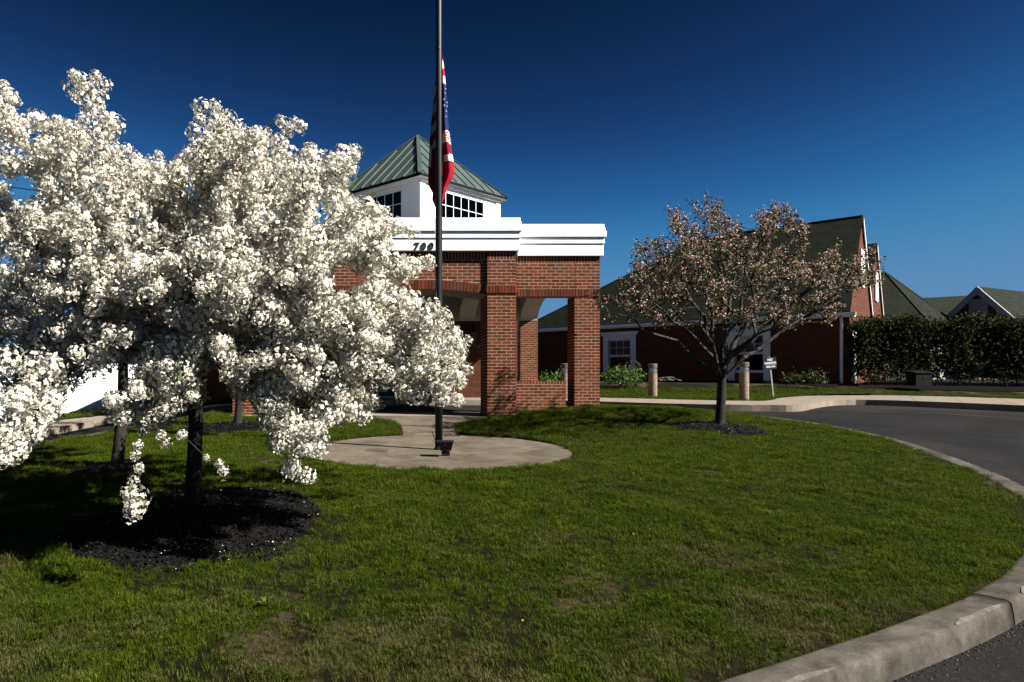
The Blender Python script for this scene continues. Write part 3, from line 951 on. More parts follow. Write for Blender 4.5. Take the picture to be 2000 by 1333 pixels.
# cornice
def cornice(x0, x1, yf, yback, name, sides=(True, True)):
    prof = [(3.385, 3.65, 0.065), (3.652, 3.70, 0.088), (3.702, 3.795, 0.082), (3.797, 3.93, 0.118), (3.932, 4.0, 0.10), (4.002, 4.085, 0.08)]
    for z0, z1, p in prof:
        mb = MB()
        mb.box(x0 - (p if sides[0] else 0), x1 + (p if sides[1] else 0), yf - p, yback, z0, z1)
        o = pbuild(mb, name, M['white'])
        bv = o.modifiers.new('bevel', 'BEVEL'); bv.width = 0.008; bv.segments = 2
    # bed shadow groove
    mb = MB()
cornice(QL0, PL1, YA, YB + 0.35, 'cornice')
cornice(PL1 + 0.14, RX1, YB, YB + 0.35, 'cornice', (False, True))
for (z0_, z1_, p_) in ((3.385, 3.65, 0.065), (3.652, 3.70, 0.088), (3.702, 3.795, 0.082), (3.797, 3.93, 0.118), (3.932, 4.0, 0.10), (4.002, 4.085, 0.08)):
    mb = MB(); mb.box(RX1 - 0.3, RX1 + p_, YB + 0.352, YC + 0.6 + p_, z0_, z1_); pbuild(mb, 'side_cornice', M['white'])
    mb = MB(); mb.box(LX0 - p_, LX0 + 0.3, YB + 0.352, YC + 0.6 + p_, z0_, z1_); pbuild(mb, 'side_cornice', M['white'])
cornice(LX0, QL0 - 0.14, YB, YB + 0.35, 'cornice', (True, False))
mb = MB(); mb.box(LX0 + .31, RX1 - .31, YB + .36, YC + .5, 3.6, 3.9); pbuild(mb, 'flat_roof', M['dark_room'])

# house number
for ch, px in (('7', 813), ('0', 826.5), ('0', 841)):
    cu = bpy.data.curves.new('digit', 'FONT'); cu.body = ch; cu.size = 0.21; cu.extrude = 0.008; cu.align_x = 'CENTER'
    cu.shear = 0.12; cu.offset = 0.007
    tmp = bpy.data.objects.new('digit_tmp', cu); COL.objects.link(tmp)
    bpy.context.view_layer.update()
    me = bpy.data.meshes.new_from_object(tmp.evaluated_get(bpy.context.evaluated_depsgraph_get()))
    bpy.data.objects.remove(tmp)
    me.materials.clear(); me.materials.append(M['black'])
    o = bpy.data.objects.new('number_digit', me); COL.objects.link(o)
    o.parent = por
    o.location = (((px - 780) / F) * (YA - .04) - CX, -0.077, 3.405 + 0.16)
    o.rotation_euler = (math.radians(90), 0, 0)

# ---- cupola: square, turned 45 degrees
CY = 19.6
WD = 2.26; ED = 2.48           # half diagonals of wall and eave
ZE = 5.65; ZA = 7.36
cup = empty('cupola'); cup.parent = por; cup.location = (0, CY - YA, 0.16)
def cpart(mb, name, mat, parent=cup, **kw):
    o = mb.build(name, mat, parent, **kw); return o
s = WD / math.sqrt(2)      # half side of the wall
e = ED / math.sqrt(2)
ZB = 3.9
for q in range(4):
    Rm = Matrix.Rotation(math.radians(45 + 90 * q), 4, 'Z')
    # local wall: plane y = -s, x from -s to s (then rotated)
    mb = MB()
    pw = 0.2 * 2 * s; wy0, wy1 = -s, -s + 0.12
    zt = 5.43
    mb.box(-s, -s + pw, wy0, wy1, ZB, ZE - 0.04, Rm); mb.box(s - pw, s - 0.12, wy0, wy1, ZB, ZE - 0.04, Rm)
    mb.box(-s + pw, s - pw, wy0, wy1, zt, ZE - 0.04, Rm)
    cpart(mb, 'wall', M['white'])
    mb = MB()
    mb.box(-s - 0.02, -s + 0.16, wy0 - 0.025, wy0 - 0.001, ZB, 5.50, Rm); mb.box(s - 0.16, s + 0.0249, wy0 - 0.025, wy0 - 0.001, ZB, 5.50, Rm)
    mb.box(-s - 0.06, s + 0.0649, wy0 - 0.07, wy0 - 0.002, 5.50, ZE - 0.06, Rm)
    cpart(mb, 'frieze_trim', M['white'])
    # window: frame, muntins, panes
    wx0, wx1 = -s + pw, s - pw
    fr = MB(); fw = 0.04
    fr.box(wx0, wx0 + fw, wy0 + .02, wy0 + .09, ZB, zt, Rm); fr.box(wx1 - fw, wx1, wy0 + .02, wy0 + .09, ZB, zt, Rm); fr.box(wx0 + fw, wx1 - fw, wy0 + .02, wy0 + .09, zt - fw, zt, Rm)
    win = cpart(fr, 'window', M['dark_bronze'] if False else M['white'])
    ncol = 6; rows = [4.06, 4.40, 4.735, 5.07, zt - fw]
    mu = MB()
    for k in range(1, ncol):
        x = wx0 + fw + (wx1 - wx0 - 2 * fw) * k / ncol
        mu.box(x - .008, x + .008, wy0 + .03, wy0 + .06, ZB, zt - fw, Rm)
    for zz in rows[1:-1]:
        mu.box(wx0 + fw, wx1 - fw, wy0 + .028, wy0 + .058, zz - .008, zz + .008, Rm)
    cpart(mu, 'muntins', M['white'], win)
    for k in range(ncol):
        for r in range(4):
            xa = wx0 + fw + (wx1 - wx0 - 2 * fw) * k / ncol + .008; xb = wx0 + fw + (wx1 - wx0 - 2 * fw) * (k + 1) / ncol - .008
            pn = MB(); pn.box(xa, xb, wy0 + .042, wy0 + .046, rows[r] + .008, rows[r + 1] - .008, Rm)
            cpart(pn, 'pane', M['glass'], win)
    # roof slope
    A = Rm @ Vector((-e, -e, ZE)); B = Rm @ Vector((e, -e, ZE)); C = Vector((0, 0, ZA))
    rf = MB(); rf.poly([A, B, C])
    slope = cpart(rf, 'roof_slope', M['metal_roof'])
    rb = MB(); A2, B2 = A.copy(), B.copy()
    for (pz0, pz1, off) in ((-0.075, 0.0, 0.0),):
        rb.poly([A + Vector((0, 0, pz0)), B + Vector((0, 0, pz0)), B + Vector((0, 0, -0.002)), A + Vector((0, 0, -0.002))])
    cpart(rb, 'roof_edge', M['metal_edge'], slope)
    sf = MB()
    sf.poly([Rm @ Vector((-e, -e, ZE - .075)), Rm @ Vector((-s + .1, -s + .1, ZE - .06)), Rm @ Vector((s - .1, -s + .1, ZE - .06)), Rm @ Vector((e, -e, ZE - .075))])
    cpart(sf, 'soffit', M['white'], slope)
    nrm = (B - A).cross(C - A).normalized()
    ns = 9
    for k in range(ns):
        t = (k + 0.5) / ns
        base = A.lerp(B, t)
        # seam runs straight up the slope until it meets a hip
        mid = (A + B) / 2
        fr_ = 1 - abs(2 * t - 1)
        tip = base + (C - mid) * fr_
        if (tip - base).length < 0.1: continue
        d = (tip - base); sd = (B - A).normalized() * 0.011
        sm = MB()
        p0 = base + d * 0.01; p1 = base + d * 0.97
        h = nrm * 0.024
        sm.hexa([p0 - sd, p0 + sd, p1 + sd, p1 - sd, p0 - sd + h, p0 + sd + h, p1 + sd + h, p1 - sd + h])
        cpart(sm, 'standing_seam', M['metal_roof'], slope)
    hp = MB(); sd = Vector((0, 0, 1)).cross(C - A).normalized() * 0.06
    up = Vector((0, 0, 0.035))
    hp.hexa([A - sd, A + sd, C + sd * .7, C - sd * .7, A - sd + up * .6, A + sd + up * .6, C + sd * .7 + up, C - sd * .7 + up])
    cpart(hp, 'hip_cap', M['metal_roof'], slope)
mb = MB(); mb.box(-1.5, 1.5, -1.5, 1.5, 5.42, 5.46, Matrix.Rotation(math.radians(45), 4, 'Z')); cpart(mb, 'cupola_ceiling', M['dark_room'])

# ------------------------------------------------------------------ entrance building behind the portico
eb = empty('entrance_building', (-2, 23.0, 0))
tag(eb, 'low red brick entrance building with white band behind the portico', 'building')
eb_i = Matrix.Translation((2, -23.0, 0))
def ebuild(mb, name, mat, parent=eb):
    o = mb.build(name, mat); o.parent = parent; o.matrix_parent_inverse = eb_i; return o
mb = MB(); mb.box(-6.95, 2.72, 23.0, 34, -0.6, 2.48); ebuild(mb, 'wall', M['house_brick'])
mb = MB(); mb.box(2.73, 4.5, 27, 34, -0.2, 3.0); ebuild(mb, 'wall', M['house_brick'])
mb = MB(); mb.box(-7.05, 2.8, 22.93, 34.1, 2.482, 3.2); ebuild(mb, 'white_band', M['white'])
# entrance doors seen in the dark under the arch
mb = MB(); mb.box(-0.75, 1.55, 22.95, 22.998, -0.01, 2.3); dr = ebuild(mb, 'door_frame', M['trim'])
for xa in (-0.68, 0.43):
    mb = MB(); mb.box(xa, xa + 1.05, 22.92, 22.948, 0.02, 2.22); ebuild(mb, 'door_leaf', M['sign_black'], eb)
# lantern
lan = empty('wall_lantern', (2.42, 22.85, 1.75)); tag(lan, 'black wall lantern hanging on dark brick under the portico', 'lantern')
mb = MB(); mb.tube([(0, 0.15, 0.62), (0, 0.0, 0.66), (0, 0, 0.58)], 0.014, 6); mb.box(-.05, .05, .135, .15, .45, .75); mb.build('bracket', M['black'], lan)
mb = MB(); mb.lathe([(0.02, .56), (0.05, .52), (0.13, .38), (0.135, .365), (0.01, .365)], sides=6); mb.build('cap', M['black'], lan)
mb = MB(); mb.lathe([(0.065, 0.0), (0.115, 0.36)], sides=6); mb.build('glass_body', M['lantern_glass'], lan)
mb = MB()
for k in range(6):
    a = 2 * math.pi * k / 6
    mb.tube([(0.068 * math.cos(a), 0.068 * math.sin(a), 0), (0.12 * math.cos(a), .12 * math.sin(a), .37)], 0.008, 4)
mb.lathe([(0.02, -.1), (0.075, -.01), (0.075, 0.0)], sides=6)
mb.build('cage', M['black'], lan)

def text_mesh(body, size, mat, name, parent, loc, rot, extr=0.002):
    cu = bpy.data.curves.new(name, 'FONT'); cu.body = body; cu.size = size; cu.extrude = extr; cu.align_x = 'CENTER'; cu.align_y = 'CENTER'; cu.offset = 0.002
    tmp = bpy.data.objects.new('tmp_text', cu); COL.objects.link(tmp)
    bpy.context.view_layer.update()
    me = bpy.data.meshes.new_from_object(tmp.evaluated_get(bpy.context.evaluated_depsgraph_get()))
    bpy.data.objects.remove(tmp)
    me.materials.clear(); me.materials.append(mat)
    o = bpy.data.objects.new(name, me); COL.objects.link(o); o.parent = parent; o.location = loc; o.rotation_euler = rot
    return o
def no_parking(name, loc, sz, label, post=None, lean=0.0):
    t = empty(name, loc); t.rotation_euler = (0, lean, 0)
    tag(t, label, 'sign', 'no parking signs')
    if post:
        mb = MB(); mb.box(-.022, .022, .012, .04, -post, sz[1] * 0.55); mb.build('post', M['galv'], t)
    w, h = sz
    mb = MB(); c = .03
    poly = [(-w/2 + c, -h/2), (w/2 - c, -h/2), (w/2, -h/2 + c), (w/2, h/2 - c), (w/2 - c, h/2), (-w/2 + c, h/2), (-w/2, h/2 - c), (-w/2, -h/2 + c)]
    mb.prism([(x, z) for x, z in poly], -0.01, 0.0, Matrix(((1, 0, 0, 0), (0, 0, -1, 0), (0, 1, 0, 0), (0, 0, 0, 1)))); mb.build('sign_plate', M['sign_black'], t)
    r = (math.radians(90), 0, 0)
    text_mesh('NO', h * .27, M['sign_white'], 'lettering', t, (0, -.004, h * .29), r)
    text_mesh('PARKING', h * .235, M['sign_white'], 'lettering', t, (0, -.004, h * .02), r)
    text_mesh('FIRE LANE', h * .165, M['sign_white'], 'lettering', t, (0, -.004, -h * .30), r)
    mb = MB(); mb.box(-w * .42, w * .42, -.004, -.001, -h * .145, -h * .13); mb.build('rule', M['sign_white'], t)
    return t
no_parking('fire_lane_sign', (2.08, 22.985, 1.45), (0.42, 0.42), 'dark fire lane sign on the brick wall under the portico')
sp = P(1504.5, 710, 22.6)
no_parking('fire_lane_sign', (sp.x, sp.y, sp.z), (0.40, 0.38), 'dark no parking sign on a leaning grey post on the lawn', post=1.12, lean=math.radians(-6))

# white wall running back on the left
ww = empty('white_wall', (-8.3, 18, -0.5)); tag(ww, 'bright white wall with a thin seam behind the left sidewalk', 'wall')
d = Vector((2.45, 7.6, 0)); d.normalize()
Mw = Matrix(((d.x, d.y, 0, -0.95), (d.y, -d.x, 0, -2.6), (0, 0, 1, 0), (0, 0, 0, 1)))
mb = MB(); mb.box(0, 8.0, -0.15, 0.0, 0, 0.50, Mw); mb.build('lower_panel', M['white'], ww)
mb = MB(); mb.box(0, 8.0, -0.15, -0.004, 0.512, 1.55, Mw); mb.build('upper_panel', M['white'], ww)
mb = MB(); mb.box(0.0, 8.0, -0.15, -0.05, 0.50, 0.512, Mw); mb.build('seam', M['galv'], ww)

# ------------------------------------------------------------------ right wing house
hs = empty('brick_house', (17.4, 27.3, 0.4)); tag(hs, 'long brick house with steep dark green shingle roof and two shaded white windows', 'house')
hs_i = Matrix.Translation((-17.4, -27.3, -0.4))
def hbuild(mb, name, mat, parent=hs, inv=hs_i, **kw):
    o = mb.build(name, mat, **kw); o.parent = parent
    o.matrix_parent_inverse = inv if parent.type == 'EMPTY' else Matrix.Identity(4)
    return o
C0 = Vector((17.4, 27.3, 0)); vW = Vector((-0.70, 0.714, 0)).normalized(); uG = Vector((0.63, 0.77, 0)).normalized()
ZEV = 3.42; ZRG = 7.46; HW = 3.5; WL = 15.0
def hp_(s, t, z): p = C0 + vW * s + uG * t; return Vector((p.x, p.y, z))
Mh = Matrix(((vW.x, -uG.x, 0, C0.x), (vW.y, -uG.y, 0, C0.y), (0, 0, 1, 0), (0, 0, 0, 1)))   # x along wall, y outward
def s_for(px):
    r = (px - 780) / F
    return (C0.x - r * C0.y) / (-vW.x + r * vW.y)
wins = [(s_for(1210), 1.0), (s_for(1463), 1.0)]
# wall with window openings
mb = MB()
zb, zt_, ww_ = 0.86, 2.40, 0.58
mb2 = []
xs = [0.0]
segs = []
opens = sorted([(c - ww_, c + ww_) for c, _ in wins])
cur = 0.0
for a, b in opens:
    mb.box(cur, a, -0.3, 0, -0.2, 3.3, Mh)
    mb.box(a, b, -0.3, 0, -0.2, zb, Mh); mb.box(a, b, -0.3, 0, zt_, 3.3, Mh)
    cur = b
mb.box(cur, WL, -0.3, 0, -0.2, 3.3, Mh)
hbuild(mb, 'wall', M['house_brick'])
# gable wall
mb = MB()
for a, b in (((0, 0.0), (0, 2 * HW)),):
    p = [hp_(-0.001, 0.0, -0.2), hp_(-0.001, 2 * HW, -0.2), hp_(-0.001, 2 * HW, ZEV - .05), hp_(-0.001, HW, ZRG - 0.12), hp_(-0.001, 0.0, ZEV - .05)]
    mb.poly(p)
    q = [v + Vector((vW.x, vW.y, 0)) * 0.25 for v in p]
    mb.poly(list(reversed(q)))
hbuild(mb, 'gable_wall', M['gable_brick'])
mb = MB()
mb.poly([hp_(0.25, 2 * HW, -0.2), hp_(WL, 2 * HW, -0.2), hp_(WL, 2 * HW, 3.3), hp_(.25, 2 * HW, 3.3)])
mb.poly([hp_(WL, 0, -0.2), hp_(WL, 2 * HW, -0.2), hp_(WL, 2 * HW, 3.3), hp_(WL, 0, 3.3)])
hbuild(mb, 'rear_wall', M['house_brick'])
# roof
OV = 0.32; SR = 6.74
mb = MB()
dz = (ZRG - ZEV) / HW * OV
fe0 = hp_(-0.06, -OV, ZEV - dz + .12); fe1 = hp_(WL + .3, -OV, ZEV - dz + .12); r0 = hp_(-0.06, HW, ZRG); r1 = hp_(SR, HW, ZRG)
be0 = hp_(-0.06, 2 * HW + OV, ZEV - dz + .12); be1 = hp_(WL + .3, 2 * HW + OV, ZEV - dz + .12)
dn = Vector((0, 0, -0.06))
mb.poly([fe1, fe0, r0, r1]); mb.poly([be0, be1, r1, r0]); mb.poly([be1, fe1, r1])
mb.poly([fe0, fe0 + dn, r0 + dn, r0]); mb.poly([r0, r0 + dn, be0 + dn, be0]); mb.poly([fe1, fe1 + dn, fe0 + dn, fe0])
mb.poly([fe0 + dn, fe1 + dn, r1 + dn, r0 + dn])
roof = hbuild(mb, 'roof', M['shingle'])
mb = MB(); mb.tube([r0, r1], .045, 6); mb.tube([r1, fe1], .04, 6)
hbuild(mb, 'ridge_cap', M['ridge'], roof)
vp = P(1247, 541, 36.5)
mb = MB(); mb.lathe([(.16, -.3), (.16, .2), (.22, .2), (.22, .34), (.1, .36)], c=vp, sides=12); hbuild(mb, 'roof_vent', M['metal_edge'], roof)
# gutter, fascia, downspout
mb = MB()
mb.box(-0.25, WL + .3, OV * 0.9 + 0.02, OV * 0.9 + 0.13, ZEV - dz - 0.06, ZEV - dz + 0.07, Mh); hbuild(mb, 'gutter', M['trim'])
mb = MB(); mb.box(-0.2, WL + .25, 0.002, OV * 0.9 + 0.018, ZEV - dz - 0.10, ZEV - dz - 0.05, Mh); hbuild(mb, 'soffit_board', M['trim'])
mb = MB(); mb.box(0.22, 0.32, 0.01, 0.09, 0.38, ZEV - dz - 0.101, Mh); hbuild(mb, 'downspout', M['trim'])
# rake boards on the gable
def rake(a, b, w=0.17, th=0.04, off=-0.285, sgn=1):
    mb = MB(); oo = Vector((vW.x, vW.y, 0)) * (-th)
    low = Vector((0, 0, -w))
    mb.hexa([a + low, b + low, b + low + oo, a + low + oo, a, b, b + oo, a + oo]); return mb
hbuild(rake(r0 + Vector((0, 0, -.065)), be0 + Vector((0, 0, -.065))), 'rake_board', M['white'])
# louvre vent in the gable
mb = MB(); vo = Vector((vW.x, vW.y, 0)) * -0.06
a = hp_(-.01, HW - .55, 4.45); b = hp_(-.01, HW + .55, 4.45); c = hp_(-.01, HW + .55, 6.0); d2 = hp_(-.01, HW - .55, 6.0)
mb.hexa([a, b, b + vo, a + vo, d2, c, c + vo, d2 + vo]); lv = hbuild(mb, 'gable_vent', M['white'])
for k in range(11):
    mb = MB(); z = 4.55 + k * .13
    a = hp_(-.07, HW - .46, z); b = hp_(-.07, HW + .46, z); o_ = Vector((vW.x, vW.y, 0)) * -0.03
    mb.hexa([a, b, b + o_, a + o_, a + Vector((0, 0, .09)), b + Vector((0, 0, .09)), b + Vector((0, 0, .08)), a + Vector((0, 0, .08))]); hbuild(mb, 'louvre', M['white'], lv)
# windows
for ci, (c, sc_) in enumerate(wins):
    mb = MB()
    w = ww_
    mb.box(c - w - .27, c - w, 0.003, .06, 0.42 if ci == 1 else zb - .1, zt_ + 0.0, Mh); mb.box(c + w, c + w + .27, .003, .06, 0.42 if ci == 1 else zb - .1, zt_, Mh)
    mb.box(c - w - .27, c + w + .27, .004, .064, zt_ + .002, zt_ + .2, Mh)
    mb.box(c - w - .36, c + w + .36, .003, .12, zt_ + .202, zt_ + .31, Mh)
    mb.box(c - w - .42, c + w + .42, .003, .16, zt_ + .312, zt_ + .38, Mh)
    mb.box(c - w - .05, c + w + .05, .004, .10, zb - .06, zb, Mh)
    win = hbuild(mb, 'window', M['trim'])
    zm = (zb + zt_) / 2
    for (z0, z1, y, up) in ((zb, zm, -.08, False), (zm, zt_, -.05, True)):
        sh = MB()
        sh.box(c - w, c - w + .05, y - .03, y, z0, z1, Mh); sh.box(c + w - .05, c + w, y - .03, y, z0, z1, Mh)
        sh.box(c - w + .05, c + w - .05, y - .03, y, z0, z0 + .05, Mh); sh.box(c - w + .05, c + w - .05, y - .03, y, z1 - .05, z1, Mh)
        if up:
            for k in (1, 2):
                x = c - w + 2 * w * k / 3; sh.box(x - .01, x + .01, y - .022, y - .004, z0 + .05, z1 - .05, Mh)
            sh.box(c - w + .05, c + w - .05, y - .024, y - .006, (z0 + z1) / 2 - .01, (z0 + z1) / 2 + .01, Mh)
        hbuild(sh, 'sash', M['trim'], win)
        gl = MB(); gl.box(c - w + .05, c + w - .05, y - .018, y - .014, z0 + .05, z1 - .05, Mh); hbuild(gl, 'pane', M['glass'], win)
    bl = MB(); bl.box(c - w, c + w, -.14, -.13, zm - .1 if ci == 0 else zm, zt_, Mh); hbuild(bl, 'blind', M['blind'], win)
    if ci == 0:
        bl = MB(); bl.box(c - w, c - w + .4, -.155, -.145, zb, zt_, Mh); hbuild(bl, 'curtain', M['blind'], win)
    dk = MB(); dk.box(c - w - .02, c + w + .02, -.299, -.29, zb, zt_, Mh); hbuild(dk, 'room_dark', M['dark_room'], win)

# second gable behind
h2 = empty('rear_gable_house', (22.3, 33.5, 0.4)); tag(h2, 'narrow slice of a second gabled brick house behind the first gable', 'house')
h2_i = Matrix.Translation((-22.3, -33.5, -0.4))
C1 = Vector((22.05, 33.3, 0))
def hq(s, t, z): p = C1 + vW * s + uG * t; return Vector((p.x, p.y, z))
mb = MB(); p = [hq(0, 0, -.2), hq(0, 7, -.2), hq(0, 7, 3.35), hq(0, 3.5, 7.3), hq(0, 0, 3.35)]; mb.poly(p); mb.poly([v + Vector((vW.x, vW.y, 0)) * .3 for v in reversed(p)])
hbuild(mb, 'gable_wall', M['gable_brick'], h2, h2_i)
mb = MB(); a, b, c, d2 = hq(-.06, -.32, 3.15), hq(6, -.32, 3.15), hq(6, 3.5, 7.42), hq(-.06, 3.5, 7.42); e0, e1 = hq(-.06, 7.32, 3.15), hq(6, 7.32, 3.15)
mb.poly([b, a, d2, c]); mb.poly([e0, e1, c, d2]); mb.poly([a, a + dn, d2 + dn, d2]); mb.poly([d2, d2 + dn, e0 + dn, e0])
hbuild(mb, 'roof', M['shingle'], h2, h2_i)
hbuild(rake(d2 + dn, e0 + dn), 'rake_board', M['white'], h2, h2_i)
mb = MB(); a = hq(-.01, 2.95, 4.45); b = hq(-.01, 4.05, 4.45); c = hq(-.01, 4.05, 5.9); d2 = hq(-.01, 2.95, 5.9); mb.hexa([a, b, b + vo, a + vo, d2, c, c + vo, d2 + vo])
hbuild(mb, 'gable_vent', M['white'], h2, h2_i)

# hipped pavilion
pv = empty('hipped_pavilion', (30.2, 43.5, 0.4)); tag(pv, 'dark green pyramid roofed pavilion rising behind the hedge', 'pavilion')
ap = P(1727, 531, 43.5); pcx, pcy = ap.x, ap.y
mb = MB(); nn = 8; ro = 3.9
rr = [Vector((pcx + ro * math.cos(2 * math.pi * (k + .05) / nn), pcy + ro * math.sin(2 * math.pi * (k + .05) / nn), 3.3)) for k in range(nn)]
for k in range(nn): mb.poly([rr[k], rr[(k + 1) % nn], Vector((ap.x, ap.y, ap.z))])
pv_i = Matrix.Translation((-30.2, -43.5, -0.4))
hbuild(mb, 'roof', M['shingle'], pv, pv_i)
mb = MB()
for k in range(nn): mb.tube([rr[k], ap], .05, 5)
hbuild(mb, 'hip_cap', M['ridge'], pv, pv_i)
mb = MB(); mb.prism([(pcx + 3.6 * math.cos(2 * math.pi * (k + .05) / nn), pcy + 3.6 * math.sin(2 * math.pi * (k + .05) / nn)) for k in range(nn)], 0, 3.28); hbuild(mb, 'wall', M['white2'], pv, pv_i)

# far building with dormer gable
fb = empty('far_gabled_house', (38, 46, 0.4)); tag(fb, 'far low house with dark green roof and pale trimmed gable window', 'house')
fb_i = Matrix.Translation((-38, -46, -0.4))
YF = 46.0
mb = MB()
a = P(1780, 640, YF - 4); b = P(2150, 640, YF - 4); c = P(2150, 564, YF + 1); d2 = P(1770, 584, YF + 1)
mb.poly([a, b, c, d2]); mb.poly([d2, c, Vector((c.x, c.y + 6, 2.5)), Vector((d2.x, d2.y + 6, 2.5))])
hbuild(mb, 'roof', M['shingle'], fb, fb_i)
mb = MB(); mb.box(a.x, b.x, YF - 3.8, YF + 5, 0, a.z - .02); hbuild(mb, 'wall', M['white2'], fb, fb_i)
YG = YF - 5.2
pk = P(1910, 560, YG); lf = P(1842, 624, YG + 1.5); rt = P(1998, 634, YG - 1.9)
gd = (rt - lf); gd.z = 0; gd.normalize(); gn = Vector((gd.y, -gd.x, 0))
mb = MB(); back = -gn * 6.5; ins = -gn * .12
mb.poly([lf + ins + gd * .1 + Vector((0, 0, -.1)), rt + ins - gd * .1 + Vector((0, 0, -.1)), pk + ins + Vector((0, 0, -.1))]); mb.poly([lf + ins, lf + ins + Vector((0, 0, -3.2)), rt + ins + Vector((0, 0, -3.2)), rt + ins])
hbuild(mb, 'gable_wall', M['house_brick'], fb, fb_i)
mb = MB(); mb.poly([lf, pk, pk + back, lf + back]); mb.poly([pk, rt, rt + back, pk + back]); hbuild(mb, 'gable_roof', M['shingle'], fb, fb_i)
def bar(a, b, w, th):
    mb = MB(); dd = (b - a).normalized(); nn_ = dd.cross(gn).normalized() * w
    if nn_.z > 0: nn_ = -nn_
    o_ = gn * th
    mb.hexa([a + nn_, b + nn_, b + nn_ + o_, a + nn_ + o_, a, b, b + o_, a + o_]); return mb
hbuild(bar(lf, pk, .30, .1), 'rake_board', M['trim_dull'], fb, fb_i); hbuild(bar(pk, rt, .30, .12), 'rake_board', M['trim_dull'], fb, fb_i)
Mg = Matrix(((gd.x, gn.x, 0, pk.x), (gd.y, gn.y, 0, pk.y), (0, 0, 1, 0), (0, 0, 0, 1)))
wz0, wz1, wh = P(0, 617, YG).z, P(0, 589, YG).z, .36
mb = MB(); mb.box(-wh - .1, -wh, -.11, -.02, wz0, wz1, Mg); mb.box(wh, wh + .1, -.11, -.02, wz0, wz1, Mg); mb.box(-wh - .14, wh + .14, -.11, -.01, wz1 + .002, wz1 + .14, Mg); mb.box(-wh - .1, wh + .1, -.11, -.02, wz0 - .1, wz0 - .002, Mg)
wf = hbuild(mb, 'window', M['trim_dull'], fb, fb_i)
for k in range(9):
    mb = MB(); z = wz0 + (wz1 - wz0) * k / 9; mb.box(-wh, wh, -.10, -.06, z + .008, z + (wz1 - wz0) / 9 - .004, Mg); hbuild(mb, 'louvre', M['trim_dull'], wf, fb_i)

# ------------------------------------------------------------------ bollard lights
def bollard(loc, label, h=1.09):
    t = empty('bollard_light', loc); tag(t, label, 'bollard', 'aggregate bollard lights along the drive')
    r = 0.135
    mb = MB(); mb.lathe([(r, -.2), (r, h * .72), (r - .01, h * .725)], sides=24); mb.build('post', M['aggregate'], t, smooth=False)
    mb = MB(); mb.lathe([(r - .03, h * .725), (r - .03, h * .88)], sides=20); mb.build('lens', M['lens'], t)
    for k in range(3):
        mb = MB(); z = h * (.745 + .04 * k); mb.lathe([(r - .02, z), (r + .002, z + .006), (r + .002, z + .016), (r - .02, z + .02)], sides=24); mb.build('louvre_ring', M['galv'], t)
    mb = MB(); mb.lathe([(r - .005, h * .87), (r + .004, h * .875), (r + .004, h * .985), (r - .012, h)], sides=24); mb.build('cap', M['bollard_head'], t)
    return t
b1 = P(1275, 775, 22.6); b2 = P(1453, 781, 20.6)
bollard((b1.x, b1.y, b1.z), 'aggregate bollard light on the lawn beside the portico pillar and shrub', 1.05)
bollard((b2.x, b2.y, b2.z), 'aggregate bollard light just right of the pink tree trunk', 1.09)
b3 = P(1104, 786, 21.6); bollard((b3.x, b3.y, 0.0), 'aggregate bollard light half hidden behind the low brick wall', 1.08)
b4 = P(88, 833, 15.3); bollard((b4.x, b4.y, b4.z), 'aggregate bollard light under the blossom at the far left')

# ------------------------------------------------------------------ flagpole, flag, floodlight
FX, FY = 0.592, 10.6
fz = float(slab_z(FX, FY))
fp = empty('flagpole', (FX, FY, fz)); tag(fp, 'tall dark bronze flagpole standing on the round concrete slab', 'flagpole')
mb = MB(); mb.lathe([(.056, 0), (.055, 2.0), (.047, 5.0), (.041, 8.2), (.03, 8.22)], sides=24); mb.build('pole', M['dark_bronze'], fp, smooth=True)
mb = MB(); mb.lathe([(.075, 0.004), (.075, .02), (.062, .03), (.057, .05)], sides=24); mb.build('base_collar', M['dark_bronze'], fp)
mb = MB(); mb.tube([(-.05, -.03, .12), (-.10, -.06, .26)], .007, 6); mb.tube([(-.056, 0, .1), (-.05, -.03, .12)], .01, 6); mb.build('cleat', M['black'], fp)
zt0 = P(860, 372, FY).z - fz
rope = [(-.13 + .10 * t ** 1.6, -.03, zt0 - 0.02 - t * 0.75) for t in np.linspace(0, 1, 10)]
mb = MB(); mb.tube(rope + [(-.05, -.05, 1.3)], .003, 5); mb.build('halyard', M['trim'], fp)
mb = MB(); mb.tube([(0.0, -.05, P(0, 97, FY).z - fz), (.012, -.052, P(0, 97, FY).z - fz)], .014, 8); mb.build('snap_hook', M['galv'], fp)

